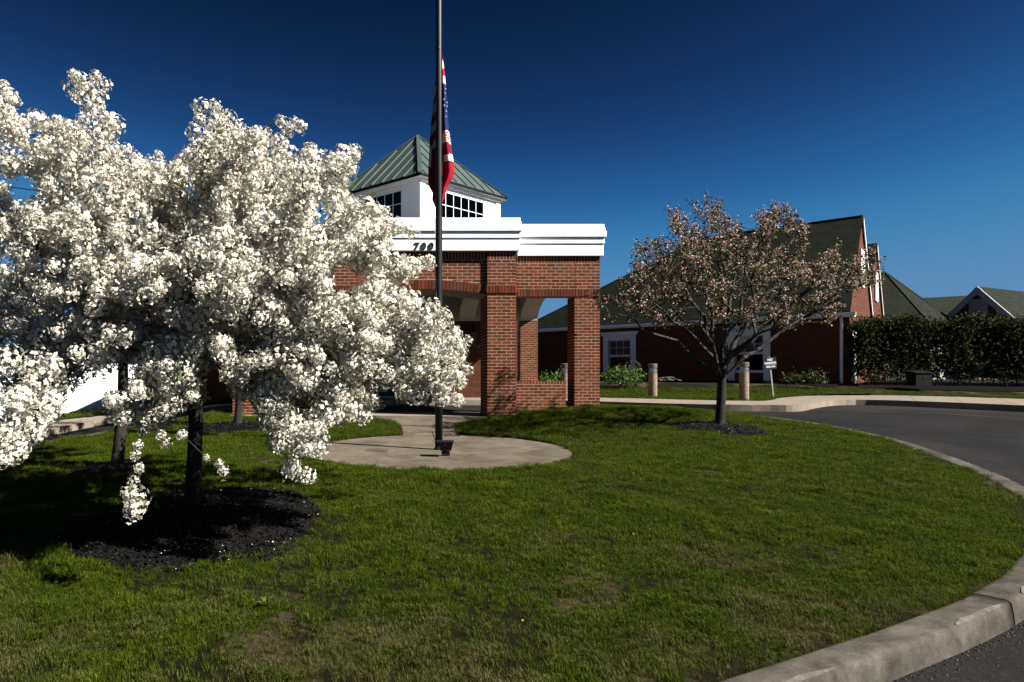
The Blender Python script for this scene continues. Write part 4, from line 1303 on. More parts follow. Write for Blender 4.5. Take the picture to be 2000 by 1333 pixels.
fl = bpy.data.objects.new('flag', None)
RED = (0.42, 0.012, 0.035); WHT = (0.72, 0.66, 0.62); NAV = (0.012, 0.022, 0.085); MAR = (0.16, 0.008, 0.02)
ys_ = [92, 110, 130, 150, 180, 200, 240, 270, 300, 318, 330, 345, 358, 372, 385, 400]
lx_ = [861, 856, 853, 850, 847, 845.5, 841, 838.5, 837, 836, 835.5, 835, 836, 845, 844, 852]
rx_ = [862.5, 866, 869, 871, 873.5, 874.5, 876.5, 880, 884, 886.5, 887.5, 883, 875, 871, 868, 860]
nr_, nc_ = 150, 44
Vf, Ff, Tf = [], [], []
for i in range(nr_ + 1):
    y = 92 + (400 - 92) * i / nr_
    l = np.interp(y, ys_, lx_); r = np.interp(y, ys_, rx_)
    for j in range(nc_ + 1):
        u = j / nc_
        # folds hang in an accordion behind and beside the pole
        ph = u * 4.2 * math.pi + 0.9 * math.sin(y * 0.016) + 0.6
        amp = 0.065 * min(1, (y - 88) / 60.0)
        yy = FY + 0.10 + amp * math.sin(ph) + 0.03 * math.sin(u * 9 + y * .02)
        xx = l + (r - l) * (u + 0.035 * math.sin(ph * 1.0 + 1.2))
        drop = 10 * math.sin(u * 3.1) * (y - 92) / 300 if y > 330 else 0
        p = P(xx, y + drop, FY); Vf.append((p.x, yy, p.z))
def flag_col(u, y):
    if u > 0.5:
        yd = y - (u - 0.55) * 34 * (0.6 if y < 180 else 0.25)
        if y < 162 or (u < 0.66 and y < 172):
            return WHT if int((y - 92 + (u - .5) * 26) / 15.5) % 2 == 0 else RED
        if y < 236 and u > 0.66:
            return NAV
        if y < 230: return NAV
        if u < 0.66: return WHT if int((y - 231) / 15) % 2 == 0 and y < 282 else (RED if y < 282 else MAR)
        if y < 252: return NAV
        if y < 272: return WHT if int((y - 252 + u * 14) / 2.6) % 2 else RED
        if y < 312:
            if (u - .74) ** 2 * 900 + (y - 287) ** 2 < 150: return MAR
            return WHT
        if y < 316: return MAR
        return (0.30, 0.008, 0.022) if u > .7 else MAR
    else:  # left half: shade behind the pole painted in as darker cloth colours
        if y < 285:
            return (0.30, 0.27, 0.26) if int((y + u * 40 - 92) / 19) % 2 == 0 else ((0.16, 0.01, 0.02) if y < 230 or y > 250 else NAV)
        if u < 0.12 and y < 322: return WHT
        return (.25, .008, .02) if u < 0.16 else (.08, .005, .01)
for i in range(nr_):
    for j in range(nc_):
        a = i * (nc_ + 1) + j
        Ff.append((a, a + 1, a + nc_ + 2, a + nc_ + 1))
        u = (j + .5) / nc_; y = 92 + (400 - 92) * (i + .5) / nr_
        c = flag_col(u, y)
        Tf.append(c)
Vf = np.array(Vf)
Ff = np.array(Ff); Tf = np.array(Tf); cut = int((252 - 92) / (400 - 92) * nr_)
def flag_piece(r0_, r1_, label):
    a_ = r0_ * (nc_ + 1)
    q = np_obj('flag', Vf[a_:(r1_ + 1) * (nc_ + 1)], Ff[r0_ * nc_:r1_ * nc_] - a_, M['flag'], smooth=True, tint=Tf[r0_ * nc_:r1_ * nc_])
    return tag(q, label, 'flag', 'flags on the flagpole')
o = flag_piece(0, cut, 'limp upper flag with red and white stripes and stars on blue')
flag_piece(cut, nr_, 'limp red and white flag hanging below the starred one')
# stars on the canton as small raised cloth shapes
for (px, py) in ((871, 171), (869.5, 182), (874.3, 195), (873.6, 205), (872, 216), (871, 227), (867.5, 194), (868, 206)):
    c = P(px, py, FY - 0.0); mb = MB(); pts = []
    for k in range(10):
        rr_ = 0.014 if k % 2 == 0 else 0.006; an = math.pi / 2 + k * math.pi / 5
        pts.append((c.x + rr_ * .75 * math.cos(an), c.z + rr_ * math.sin(an)))
    u = (px - np.interp(py, ys_, lx_)) / (np.interp(py, ys_, rx_) - np.interp(py, ys_, lx_))
    i = int((py - 92) / (400 - 92) * nr_)
    row_ = Vf[i * (nc_ + 1):(i + 1) * (nc_ + 1)]
    near_y = row_[np.abs(row_[:, 0] - c.x) < 0.012][:, 1].min() if np.any(np.abs(row_[:, 0] - c.x) < 0.012) else FY
    mb.prism(list(reversed(pts)), near_y - 0.006, near_y - 0.003, Matrix(((1, 0, 0, 0), (0, 0, 1, 0), (0, 1, 0, 0), (0, 0, 0, 1))), (0.75, 0.72, 0.7))
    s_ = mb.build('star', M['flag'], None, tint=True); s_.parent = o

fd = empty('flood_light', (0.64, 9.86, float(slab_z(0, 9.86)))); fd.scale = (.84, .84, .88); tag(fd, 'small black ribbed floodlight on a stub mount before the flagpole', 'floodlight')
mb = MB(); mb.box(-.11, .10, -.08, .08, .0, .012); mb.build('base_pad', M['walk'], fd)
mb = MB(); mb.box(-.06, .075, -.055, .055, .012, .085); mb.build('mount', M['dark_bronze'], fd)
mb = MB()
mb.hexa([(-.085, -.075, .10), (.095, -.075, .10), (.085, .07, .10), (-.075, .07, .10), (-.12, -.10, .235), (.125, -.10, .235), (.12, .09, .235), (-.115, .09, .235)]); mb.build('housing', M['dark_bronze'], fd)
mb = MB()
for k in range(13):
    t = -1 + 2 * k / 12
    mb.hexa([(.005 + t * .085 - .003, -.085, .105), (.005 + t * .085 + .003, -.085, .105), (.005 + t * .085 + .003, -.07, .105), (.005 + t * .085 - .003, -.07, .105),
             (.002 + t * .118 - .003, -.112, .225), (.002 + t * .118 + .003, -.112, .225), (.002 + t * .118 + .003, -.095, .225), (.002 + t * .118 - .003, -.095, .225)])
mb.build('cooling_fins', M['dark_bronze'], fd)
mb = MB(); mb.box(-.135, .14, -.115, .105, .236, .252); mb.build('rim', M['black'], fd)
mb = MB(); mb.tube([(0, -.12, .24), (-.02, -.125, .18)], .006, 6); mb.build('hinge_pin', M['black'], fd)
mb = MB(); mb.tube([(-.02, 0, .08), (-.02, 0, .11)], .03, 10); mb.build('swivel', M['black'], fd)

# ------------------------------------------------------------------ trees: branch network helpers
def network(nodes, parents, targets, root, bias=0.22, step=0.3, sag=0.0, jit=0.02):
    nodes = [np.array(p, float) for p in nodes]; parents = list(parents)
    cap = len(nodes) + 6 * len(targets)
    A = np.zeros((cap, 3)); pl = np.zeros(cap); n = len(nodes)
    A[:n] = nodes
    for i in range(1, n): pl[i] = pl[parents[i]] + np.linalg.norm(A[i] - A[parents[i]])
    order = np.argsort(np.linalg.norm(targets - root, axis=1))
    tip = np.zeros(len(targets), int)
    for t in order:
        T = targets[t]
        d = np.linalg.norm(A[:n] - T, axis=1)
        back = np.maximum(0, np.linalg.norm(A[:n] - root, axis=1) - np.linalg.norm(T - root) + 0.02)
        c = d + bias * pl[:n] + 1.5 * back
        k = int(np.argmin(c)); d0 = d[k]
        m = int(d0 / step)
        prev = k
        for q in range(1, m + 1):
            f = q / (m + 1)
            p = A[k] * (1 - f) + T * f + rng.normal(0, jit, 3); p[2] += sag * d0 * math.sin(f * math.pi)
            A[n] = p; parents.append(prev); pl[n] = pl[prev] + np.linalg.norm(p - A[prev]); prev = n; n += 1
        A[n] = T; parents.append(prev); pl[n] = pl[prev] + np.linalg.norm(T - A[prev]); tip[t] = n; n += 1
    return A[:n], np.array(parents), tip

def radii(A, par, r0, rmax, ex=2.35):
    n = len(A); s = np.zeros(n); hasc = np.zeros(n, bool)
    depth_order = np.argsort(-np.array([0] * n))
    ch = np.zeros(n)
    # parents always precede children
    for i in range(n - 1, 0, -1):
        if s[i] == 0: s[i] = r0 ** ex
        s[par[i]] += s[i]
    r = np.maximum(s, r0 ** ex) ** (1 / ex)
    return np.minimum(r, rmax)

def tube_edges(A, par, r, sides=5, taper_tip=0.6):
    i = np.arange(1, len(A)); p = par[1:]
    a = A[p]; b = A[i]
    d = b - a; l = np.linalg.norm(d, axis=1); ok = l > 1e-5
    i = i[ok]; p = p[ok]; a = a[ok]; b = b[ok]; d = d[ok] / l[ok][:, None]
    ref = np.where(np.abs(d[:, :1]) < 0.9, np.array([[1., 0, 0]]), np.array([[0, 1., 0]]))
    u = np.cross(d, ref); u /= np.linalg.norm(u, axis=1)[:, None]; w = np.cross(d, u)
    ra = np.minimum(r[p], r[i] * 1.35); rb = r[i]
    V = []
    for base, rad, ext in ((a - d * ra[:, None] * 0.3, ra, 0), (b + d * rb[:, None] * 0.3, rb, 0)):
        for k in range(sides):
            an = 2 * math.pi * k / sides
            V.append(base + (u * math.cos(an) + w * math.sin(an)) * rad[:, None])
    m = len(i)
    V = np.stack(V, 1).reshape(-1, 3)
    o = np.arange(m)[:, None] * (2 * sides)
    Fq = []
    for k in range(sides):
        k2 = (k + 1) % sides
        Fq.append(np.concatenate([o + k, o + k2, o + sides + k2, o + sides + k], 1))
    return V, np.concatenate(Fq, 0)

def rand_rot(n, zdir=None, spread=1.0):
    """rotation matrices whose z axis follows zdir (n,3) with spread"""
    if zdir is None: z = rng.normal(size=(n, 3))
    else: z = zdir + rng.normal(0, spread, (n, 3))
    z /= np.linalg.norm(z, axis=1)[:, None] + 1e-9
    a = rng.normal(size=(n, 3)); x = np.cross(a, z); x /= np.linalg.norm(x, axis=1)[:, None] + 1e-9
    y = np.cross(z, x)
    return np.stack([x, y, z], 2)

def flower(R=0.023):
    V = []; Fq = []; T = []
    for k in range(5):
        an = 2 * math.pi * k / 5 + random.uniform(-.12, .12)
        ca, sa = math.cos(an), math.sin(an); rr = R * random.uniform(.85, 1.12); lift = random.uniform(.1, .45)
        b = len(V)
        for (x, y, z) in ((.06, 0, 0), (.62, .40, .12 + lift * .5), (1.0, 0, lift), (.62, -.40, .12 + lift * .5)):
            V.append((rr * (x * ca - y * sa), rr * (x * sa + y * ca), rr * z))
        Fq.append((b, b + 3, b + 2, b + 1)); w = random.uniform(.86, 1.0); T.append((.65 * w, .615 * w, .53 * w))
    b = len(V); q = R * .2
    V += [(-q, -q, R * .16), (q, -q, R * .16), (q, q, R * .16), (-q, q, R * .16)]; Fq.append((b, b + 1, b + 2, b + 3)); T.append((.34, .31, .12))
    return np.array(V), np.array(Fq), np.array(T)

def cluster(nfl, rad, R=0.023, leaf=0.0):
    V = []; Fq = []; T = []; NN = []; off = 0
    ninner = int(nfl * .28)
    for k in range(nfl + ninner):
        inn = k >= nfl
        ph = math.acos(1 - 2 * (k % nfl + .5) / nfl) if not inn else math.acos(1 - 2 * (k - nfl + .5) / ninner); th = k * 2.39996 + random.uniform(-.3, .3)
        d = np.array((math.sin(ph) * math.cos(th), math.sin(ph) * math.sin(th), math.cos(ph)))
        c = d * rad * (random.uniform(.72, 1.22) if not inn else random.uniform(.4, .66)) * np.array((1, 1, 1.1))
        Rm = rand_rot(1, d[None], .33)[0]
        v, f, t = flower(R * random.uniform(.85, 1.15))
        V.append(v @ Rm.T + c); Fq.append(f + off); T.append(t * random.uniform(.9, 1.0)); off += len(v)
        up = Rm[:, 2]; pet = v / (np.linalg.norm(v, axis=1)[:, None] + 1e-9)
        q = d * 1.1 + up * .3 + (pet @ Rm.T) * .22; NN.append(q / np.linalg.norm(q, axis=1)[:, None])
    return np.concatenate(V), np.concatenate(Fq), np.concatenate(T), np.concatenate(NN)
CL = [cluster(random.randint(30, 38), random.uniform(.068, .086), 0.0215) for _ in range(10)]
CLM = [np_mesh('blossom_cluster', v, f, M['blossom'], tint=t, nrm=q) for v, f, t, q in CL]

def leaves_at(C, n_each, size, cols, spread, zdir=None, parent=None, name='leaves', mat=None, curl=.25):
    n = len(C) * n_each
    pos = np.repeat(C, n_each, 0) + rng.normal(0, spread, (n, 3))
    Rm = rand_rot(n, np.array([[0, -.25, .55]]) if zdir is None else zdir, 0.8)
    s = size * rng.uniform(.6, 1.25, n)
    base = np.array([(0, 0, 0), (.5, .27, .06), (1, 0, -curl), (.5, -.27, .06)])
    V = np.einsum('nij,kj->nki', Rm, base) * s[:, None, None] + pos[:, None, :]
    Fq = np.arange(n * 4).reshape(n, 4)
    cols = np.array(cols); T = cols[rng.integers(0, len(cols), n)] * rng.uniform(.7, 1.25, (n, 1))
    o = np_obj(name, V.reshape(-1, 3), Fq, mat or M['leaf'], parent, tint=T)
    tag(o, kind='stuff')
    return o

def trunk_chain(base, fork, r0, r1, nseg=6, lean=(0, 0)):
    pts = []
    for k in range(nseg + 1):
        t = k / nseg
        p = Vector(base).lerp(Vector(fork), t) + Vector((lean[0] * math.sin(t * 3.1), lean[1] * math.sin(t * 3.1), 0))
        pts.append(p)
    rr = [r0 * 1.35 if k == 0 else r0 + (r1 - r0) * k / nseg for k in range(nseg + 1)]
    return pts, rr

def blossom_tree(base, fork, trunk_r, clusters, dirs, sizes, label, nparts, leafn=220, group='white blossoming trees'):
    t = empty('blossom_tree', base); tag(t, label, 'tree', group)
    off = np.array(base)
    mb = MB(); pts, rr = trunk_chain((0, 0, -.15), Vector(fork) - Vector(base), trunk_r, trunk_r * .72, 7, (.03, .02))
    mb.tube(pts, rr, 12); mb.build('trunk', M['bark'], t, smooth=True)
    root = np.array(fork)
    A, par, tip = network([root], [0], clusters, root, bias=.2, step=.22, sag=.08, jit=.025)
    r = radii(A, par, .0036, trunk_r * .62)
    V, Fq = tube_edges(A, par, r, 5)
    tag(np_obj('branches', V - off, Fq, M['bark'], t, smooth=True), kind='stuff')
    n = len(clusters)
    Rm = rand_rot(n, dirs, .5)
    pick = rng.integers(0, len(CL), n)
    order = np.argsort(clusters[:, 1])
    own = set(order[:nparts].tolist())
    Vs, Fs, Ts, Ns, k = [], [], [], [], 0
    for i in range(n):
        if i in own:
            o = bpy.data.objects.new('blossom_cluster', CLM[pick[i]]); COL.objects.link(o); o.parent = t
            o.matrix_local = Matrix.Translation(Vector(clusters[i] - off)) @ Matrix(Rm[i].tolist()).to_4x4() @ Matrix.Scale(sizes[i], 4)
        else:
            v, f, c, q = CL[pick[i]]; Ns.append(q @ Rm[i].T)
            Vs.append((v * sizes[i]) @ Rm[i].T + clusters[i] - off); Fs.append(f + k); Ts.append(c); k += len(v)
    if Vs:
        o = np_obj('blossom', np.concatenate(Vs), np.concatenate(Fs), M['blossom'], t, tint=np.concatenate(Ts), nrm=np.concatenate(Ns)); tag(o, kind='stuff')
    li = rng.choice(n, min(leafn, n), replace=False)
    lv = leaves_at(clusters[li] - off + dirs[li] * .03, 3, .055, [(.07, .115, .012), (.05, .09, .012), (.10, .14, .02)], .05, parent=t)
    return t

OUT = [(-60, 150), (18, 165), (30, 225), (100, 240), (125, 190), (118, 145), (150, 133), (200, 150), (207, 195), (225, 260), (255, 300), (320, 300), (350, 320), (365, 260), (370, 215), (405, 190), (430, 205), (480, 235), (520, 240), (575, 220), (592, 240), (580, 285), (560, 310), (590, 335), (595, 275), (615, 265), (625, 300), (660, 310), (680, 285), (707, 290), (700, 325), (680, 355), (668, 395), (700, 395), (722, 405), (755, 410), (772, 400), (772, 440), (817, 440), (817, 470), (795, 490), (852, 503), (852, 522), (800, 537), (770, 547), (780, 575), (830, 590), (885, 620), (892, 642), (918, 660), (918, 700), (908, 770), (892, 797), (850, 782), (835, 762), (790, 792), (765, 742), (735, 762), (742, 812), (700, 840), (650, 832), (662, 890), (622, 897), (607, 942), (575, 932), (540, 882), (520, 822), (500, 782), (440, 762), (430, 702), (380, 722), (385, 790), (350, 802), (300, 830), (215, 812), (212, 765), (180, 722), (120, 762), (85, 822), (60, 870), (30, 892), (-60, 930)]
HOLES = [[(752, 455), (890, 455), (890, 510), (752, 510)], [(775, 548), (850, 545), (870, 600), (820, 585), (780, 578)], [(700, 520), (770, 525), (775, 545), (720, 550)], [(690, 425), (740, 425), (730, 440), (690, 440)], [(20, 330), (75, 345), (80, 395), (10, 410)], [(45, 262), (78, 262), (76, 290), (50, 292)], [(135, 345), (158, 340), (155, 362), (140, 365)], [(355, 330), (385, 335), (380, 400), (360, 420)], [(610, 395), (655, 400), (640, 470), (615, 460)],
         [(640, 505), (690, 500), (720, 560), (690, 585), (640, 580)], [(560, 760), (620, 775), (640, 800), (570, 820)], [(215, 700), (270, 690), (260, 760), (205, 760)]]
def proj(C): return 780 + C[:, 0] / C[:, 1] * F, 730 - (C[:, 2] - CAM_Z) / C[:, 1] * F
TA = (-2.08, 7.0, float(lawn_z(-2.08, 7.0))); FKA = (-2.02, 6.95, 0.95)

def make_sprays(tips, axis, zc, nper, rad_step, sizes=(.75, 1.15)):
    C, D, S = [], [], []
    for T in tips:
        T = np.array(T)
        zz = zc + (T[2] - zc) * 0.45
        ax = np.array((axis[0], axis[1], zz))
        d = T - ax; d /= np.linalg.norm(d) + 1e-6
        if T[2] > zc: d = d + np.array((0, 0, .22)) + rng.normal(0, .22, 3)
        else: d = d + np.array((0, 0, -.2)) + rng.normal(0, .22, 3)
        d /= np.linalg.norm(d)
        cv = rng.normal(0, .25, 3)
        m = rng.integers(nper[0], nper[1] + 1)
        for k in range(m):
            s = rad_step * k
            p = T - d * s + cv * (s ** 2) * .35 + rng.normal(0, .025, 3)
            if k > 1 and rng.random() < .55:
                p = p + rng.normal(0, .09, 3)
            C.append(p); D.append(d); S.append(sizes[0] + (sizes[1] - sizes[0]) * min(1, (k + .3) / 2.2) * rng.uniform(.85, 1.05))
    return np.array(C), np.array(D), np.array(S)

tips = []
# outline tips read from the photograph (column, row, distance)
for q in ((150, 150, 6.4), (195, 165, 6.6), (205, 235, 6.4), (5, 180, 5.3), (15, 240, 5.4), (70, 262, 6.0), (412, 205, 6.7), (385, 232, 6.6), (470, 255, 6.9), (520, 262, 7.1), (575, 240, 7.0), (545, 300, 6.8), (610, 285, 6.8), (640, 325, 6.6), (690, 300, 6.4), (680, 335, 6.3),
          (280, 315, 7.2), (335, 320, 7.0), (710, 412, 5.8), (758, 420, 5.7), (800, 455, 5.6), (795, 470, 5.5), (838, 512, 5.5), (800, 525, 5.4), (765, 560, 5.4), (870, 635, 5.5), (880, 650, 5.6), (902, 680, 5.4), (895, 745, 5.5), (880, 780, 5.5), (830, 755, 6.0), (790, 775, 6.0), (735, 800, 6.0), (690, 820, 5.3),
          (640, 880, 5.1), (600, 925, 5.0), (580, 910, 5.1), (555, 870, 5.1), (530, 800, 5.3), (300, 820, 4.9), (340, 790, 5.0), (240, 800, 4.9), (40, 865, 4.4), (0, 905, 4.2), (20, 790, 4.5), (70, 800, 4.6), (110, 750, 4.9), (365, 770, 5.0), (460, 720, 5.2), (660, 800, 5.2), (620, 700, 5.0), (850, 700, 5.4), (720, 640, 5.2), (860, 610, 5.4), (225, 785, 4.9), (265, 775, 4.8), (315, 800, 4.85), (370, 745, 4.9), (150, 690, 4.8), (90, 790, 4.5), (55, 840, 4.4), (10, 850, 4.3), (200, 690, 5.0), (480, 740, 5.1), (515, 790, 5.1), (560, 760, 5.2), (570, 840, 5.0), (620, 850, 5.0), (640, 830, 5.1), (590, 880, 5.0), (690, 790, 5.3), (700, 760, 5.6)):
    tips.append(P(*q))
while len(tips) < 690:
    px = rng.uniform(-60, 915); py = rng.uniform(140, 930)
    if not inside(OUT, np.array([px]), np.array([py]))[0]: continue
    a = (px - 400) / 640; b = (py - 540) / 520
    s = math.sqrt(max(.04, 1 - a * a - b * b))
    if rng.random() < .55: Y = 6.9 - 2.25 * s + rng.exponential(.38)
    else: Y = 6.9 + rng.uniform(-1, 1) * 2.1 * max(s, .45)
    tips.append(P(px, py, min(max(Y, 4.2), 9.0)))
for _ in range(70):      # inner growth right of and behind the trunk, added to shade it and the ground
    a_ = rng.uniform(380, 800); b_ = rng.uniform(400, 770)
    if inside(OUT, np.array([a_]), np.array([b_]))[0]: tips.append(P(a_, b_, rng.uniform(5.7, 8.2)))
C, D, S = make_sprays(tips, (TA[0], TA[1]), 1.4, (3, 6), .125, (.62, 1.12))
px, py = proj(C)
ok = inside(OUT, px, py)
for h in HOLES: ok &= ~inside(h, px, py)
C, D, S = C[ok], D[ok], S[ok]
# two low hanging sprays
ex = []
for q in ((262, 995, 4.75), (268, 978, 4.77), (252, 965, 4.76), (262, 940, 4.8), (272, 915, 4.82), (265, 890, 4.85), (270, 870, 4.9), (280, 842, 4.95), (315, 850, 4.85), (325, 868, 4.85), (355, 850, 4.8), (437, 920, 4.7), (428, 905, 4.72), (403, 895, 4.75)):
    ex.append(np.array(P(*q)))
ex = np.array(ex); C = np.concatenate([C, ex]); D = np.concatenate([D, np.tile([[.1, -.4, -.6]], (len(ex), 1))])
S = np.concatenate([S, np.array([1.0, .9, .7, .5, .45, .42, .45, .5, .42, .4, .48, .45, .34, .3])])
blossom_tree(TA, FKA, .085, C, D, S, 'large white blossoming tree in front on the left, trunk in black mulch', 300, 260)

def round_crown(cx, cy, zc, rx, rz, n, zmin):
    out = []
    while len(out) < n:
        v = rng.normal(size=3); v /= np.linalg.norm(v); v *= rng.uniform(.7, 1.0)
        p = np.array((cx + v[0] * rx, cy + v[1] * rx, zc + v[2] * rz))
        if p[2] > zmin: out.append(p)
    return out
TB = (-3.7, 9.2, float(lawn_z(-3.7, 9.2)))
C, D, S = make_sprays(round_crown(-3.9, 9.3, 2.1, 1.75, 1.35, 60, 1.15), (-3.7, 9.2), 1.8, (4, 5), .125)
ok = C[:, 2] > 1.0
blossom_tree(TB, (-3.62, 9.25, 1.05), .085, C[ok], D[ok], S[ok], 'white blossoming tree at far left behind the front one, dark leaning trunk', 0, 200)
TC = (-3.17, 13.75, float(lawn_z(-3.17, 13.75)))
C, D, S = make_sprays(round_crown(-3.1, 13.75, 2.45, 1.7, 1.2, 55, 1.35), (-3.1, 13.7), 2.0, (4, 5), .125)
ok = C[:, 2] > 1.15
blossom_tree(TC, (-3.1, 13.7, 1.25), .085, C[ok], D[ok], S[ok], 'small white blossoming tree with grey trunk beside the left portico pillar', 0, 120)

# ------------------------------------------------------------------ pink crabapple on the right
TP = (5.6, 12.4, float(lawn_z(5.6, 12.4)) + 0.06)
pt_ = empty('pink_blossom_tree', TP); tag(pt_, 'spreading pink budded tree with grey branches standing in a mulch ring', 'tree')
offp = np.array(TP)
fk = np.array((5.66, 12.4, 0.74))
mb = MB(); pts, rr = trunk_chain((0, 0, -.2), Vector(fk - offp), .086, .070, 8, (.02, .02)); pts.append(pts[-1] + Vector((.03, .01, .22))); rr.append(.062); pts.append(pts[-1] + Vector((.03, .0, .3))); rr.append(.03)
mb.tube(pts, rr, 14); mb.build('trunk', M['bark'], pt_, smooth=True)
nodes = [fk]; parents = [0]
limb_t = [P(1200, 610, 12.1), P(1275, 590, 11.5), P(1310, 520, 12.9), P(1350, 470, 12.2), P(1410, 480, 11.7), P(1450, 450, 12.8), P(1510, 450, 12.2), P(1560, 500, 13.0), P(1610, 540, 11.8), P(1670, 565, 12.5), P(1540, 610, 11.2), P(1360, 600, 11.1), P(1490, 560, 13.6)]
limb_r = {}
for T in limb_t:
    T = np.array(T); prev = 0
    st = fk + np.array((0, 0, rng.uniform(-.10, .22))); nodes.append(st); parents.append(0); prev = len(nodes) - 1; limb_r[prev] = .03
    m = 7
    for k in range(1, m + 1):
        f = k / m
        h = T - st
        hor = np.array((h[0], h[1], 0)) * (f ** 1.0)
        p = st + hor + np.array((0, 0, h[2] * (f ** .8 if h[2] > .9 else f ** .75))) + rng.normal(0, .035, 3) * (1 if k < m else .5)
        nodes.append(p); parents.append(prev); prev = len(nodes) - 1; limb_r[prev] = .043 * (1 - .80 * f)
POUT = [(1172, 585), (1190, 565), (1215, 545), (1255, 505), (1250, 480), (1285, 465), (1305, 420), (1320, 415), (1330, 440), (1350, 440), (1378, 405), (1395, 412), (1415, 415), (1420, 440), (1432, 425), (1450, 450), (1478, 430), (1500, 410), (1520, 400), (1540, 425), (1570, 440), (1580, 480), (1600, 500), (1625, 490), (1640, 510), (1670, 510), (1690, 530), (1712, 530), (1710, 552), (1680, 575), (1640, 605), (1625, 630), (1580, 632), (1540, 645), (1480, 640), (1440, 640), (1400, 645), (1360, 650), (1320, 640), (1260, 625), (1200, 628), (1160, 600)]
tg = []
while len(tg) < 1500:
    px = rng.uniform(1150, 1735); py = rng.uniform(395, 665)
    if not inside(POUT, np.array([px]), np.array([py]))[0]: continue
    a = (px - 1440) / 300; b = (py - 545) / 160
    s = math.sqrt(max(.05, 1 - min(1, a * a + b * b * .8)))
    if py > 560 and rng.random() < .25: continue
    Y = 12.4 + rng.uniform(-1, 1) * 1.75 * s
    if vnoise(np.array([px / 22.]), np.array([py / 22.]), 1.0, 21)[0] < .40: continue
    q0 = np.array(P(px, py, Y)); tg.append(q0)
    if rng.random() < .3:      # short shoot of crowded spurs
        dd_ = q0 - np.array((5.66, 12.4, 1.2)); dd_ = dd_ / np.linalg.norm(dd_) + rng.normal(0, .35, 3) + np.array((0, 0, .35))
        for w_ in (.05, .10, .15): tg.append(q0 + dd_ * w_)
for q in ((1317, 425), (1322, 440), (1314, 455), (1380, 408), (1375, 425), (1366, 440), (1410, 418), (1395, 430), (1360, 450), (1438, 430), (1470, 425), (1515, 402), (1505, 425), (1480, 415), (1540, 432), (1565, 437), (1345, 445), (1255, 490), (1270, 478), (1284, 470), (1720, 530), (1712, 545), (1700, 528)):
    tg.append(np.array(P(q[0], q[1], 12.4 + rng.uniform(-.6, .6))))
tg = np.array(tg)
A, par, tip = network(nodes, parents, tg, fk, bias=.10, step=.2, sag=.05, jit=.02)
r = radii(A, par, .0050, .065)
for k_, v_ in limb_r.items(): r[k_] = min(max(r[k_], v_), .058)
V, Fq = tube_edges(A, par, r, 6)
tag(np_obj('branches', V - offp, Fq, M['bark_grey'], pt_, smooth=True), kind='stuff')
leaves_at(tg - offp, 9, .056, [(.036, .046, .008), (.048, .058, .010), (.055, .036, .012), (.026, .036, .007)], .045, parent=pt_, name='leaves')
# buds and blossoms: small cupped flowers
n = len(tg) * 6
pos = np.repeat(tg, 6, 0) + rng.normal(0, .032, (n, 3)) + np.array((0.0, -.01, .02))
Rm = rand_rot(n, np.array([[0, -.3, .6]]), .7)
sz = rng.uniform(.009, .018, n)
bv = np.array([(1, 0, .5), (.3, .95, .5), (-.8, .6, .5), (-.8, -.6, .5), (.3, -.95, .5), (0, 0, -.5)])
Vb = np.einsum('nij,kj->nki', Rm, bv) * sz[:, None, None] + pos[:, None, :]
tri = np.array([(0, 1, 5), (1, 2, 5), (2, 3, 5), (3, 4, 5), (4, 0, 5)])
Fb = (np.arange(n)[:, None, None] * 6 + tri[None]).reshape(-1, 3)
cc = np.array([(.54, .37, .34), (.47, .28, .27), (.36, .14, .16), (.54, .42, .37), (.52, .42, .37)])[rng.integers(0, 5, n)]
tag(np_obj('blossom', Vb.reshape(-1, 3) - offp, Fb, M['blossom'], pt_, tint=np.repeat(cc, 5, 0)), kind='stuff')

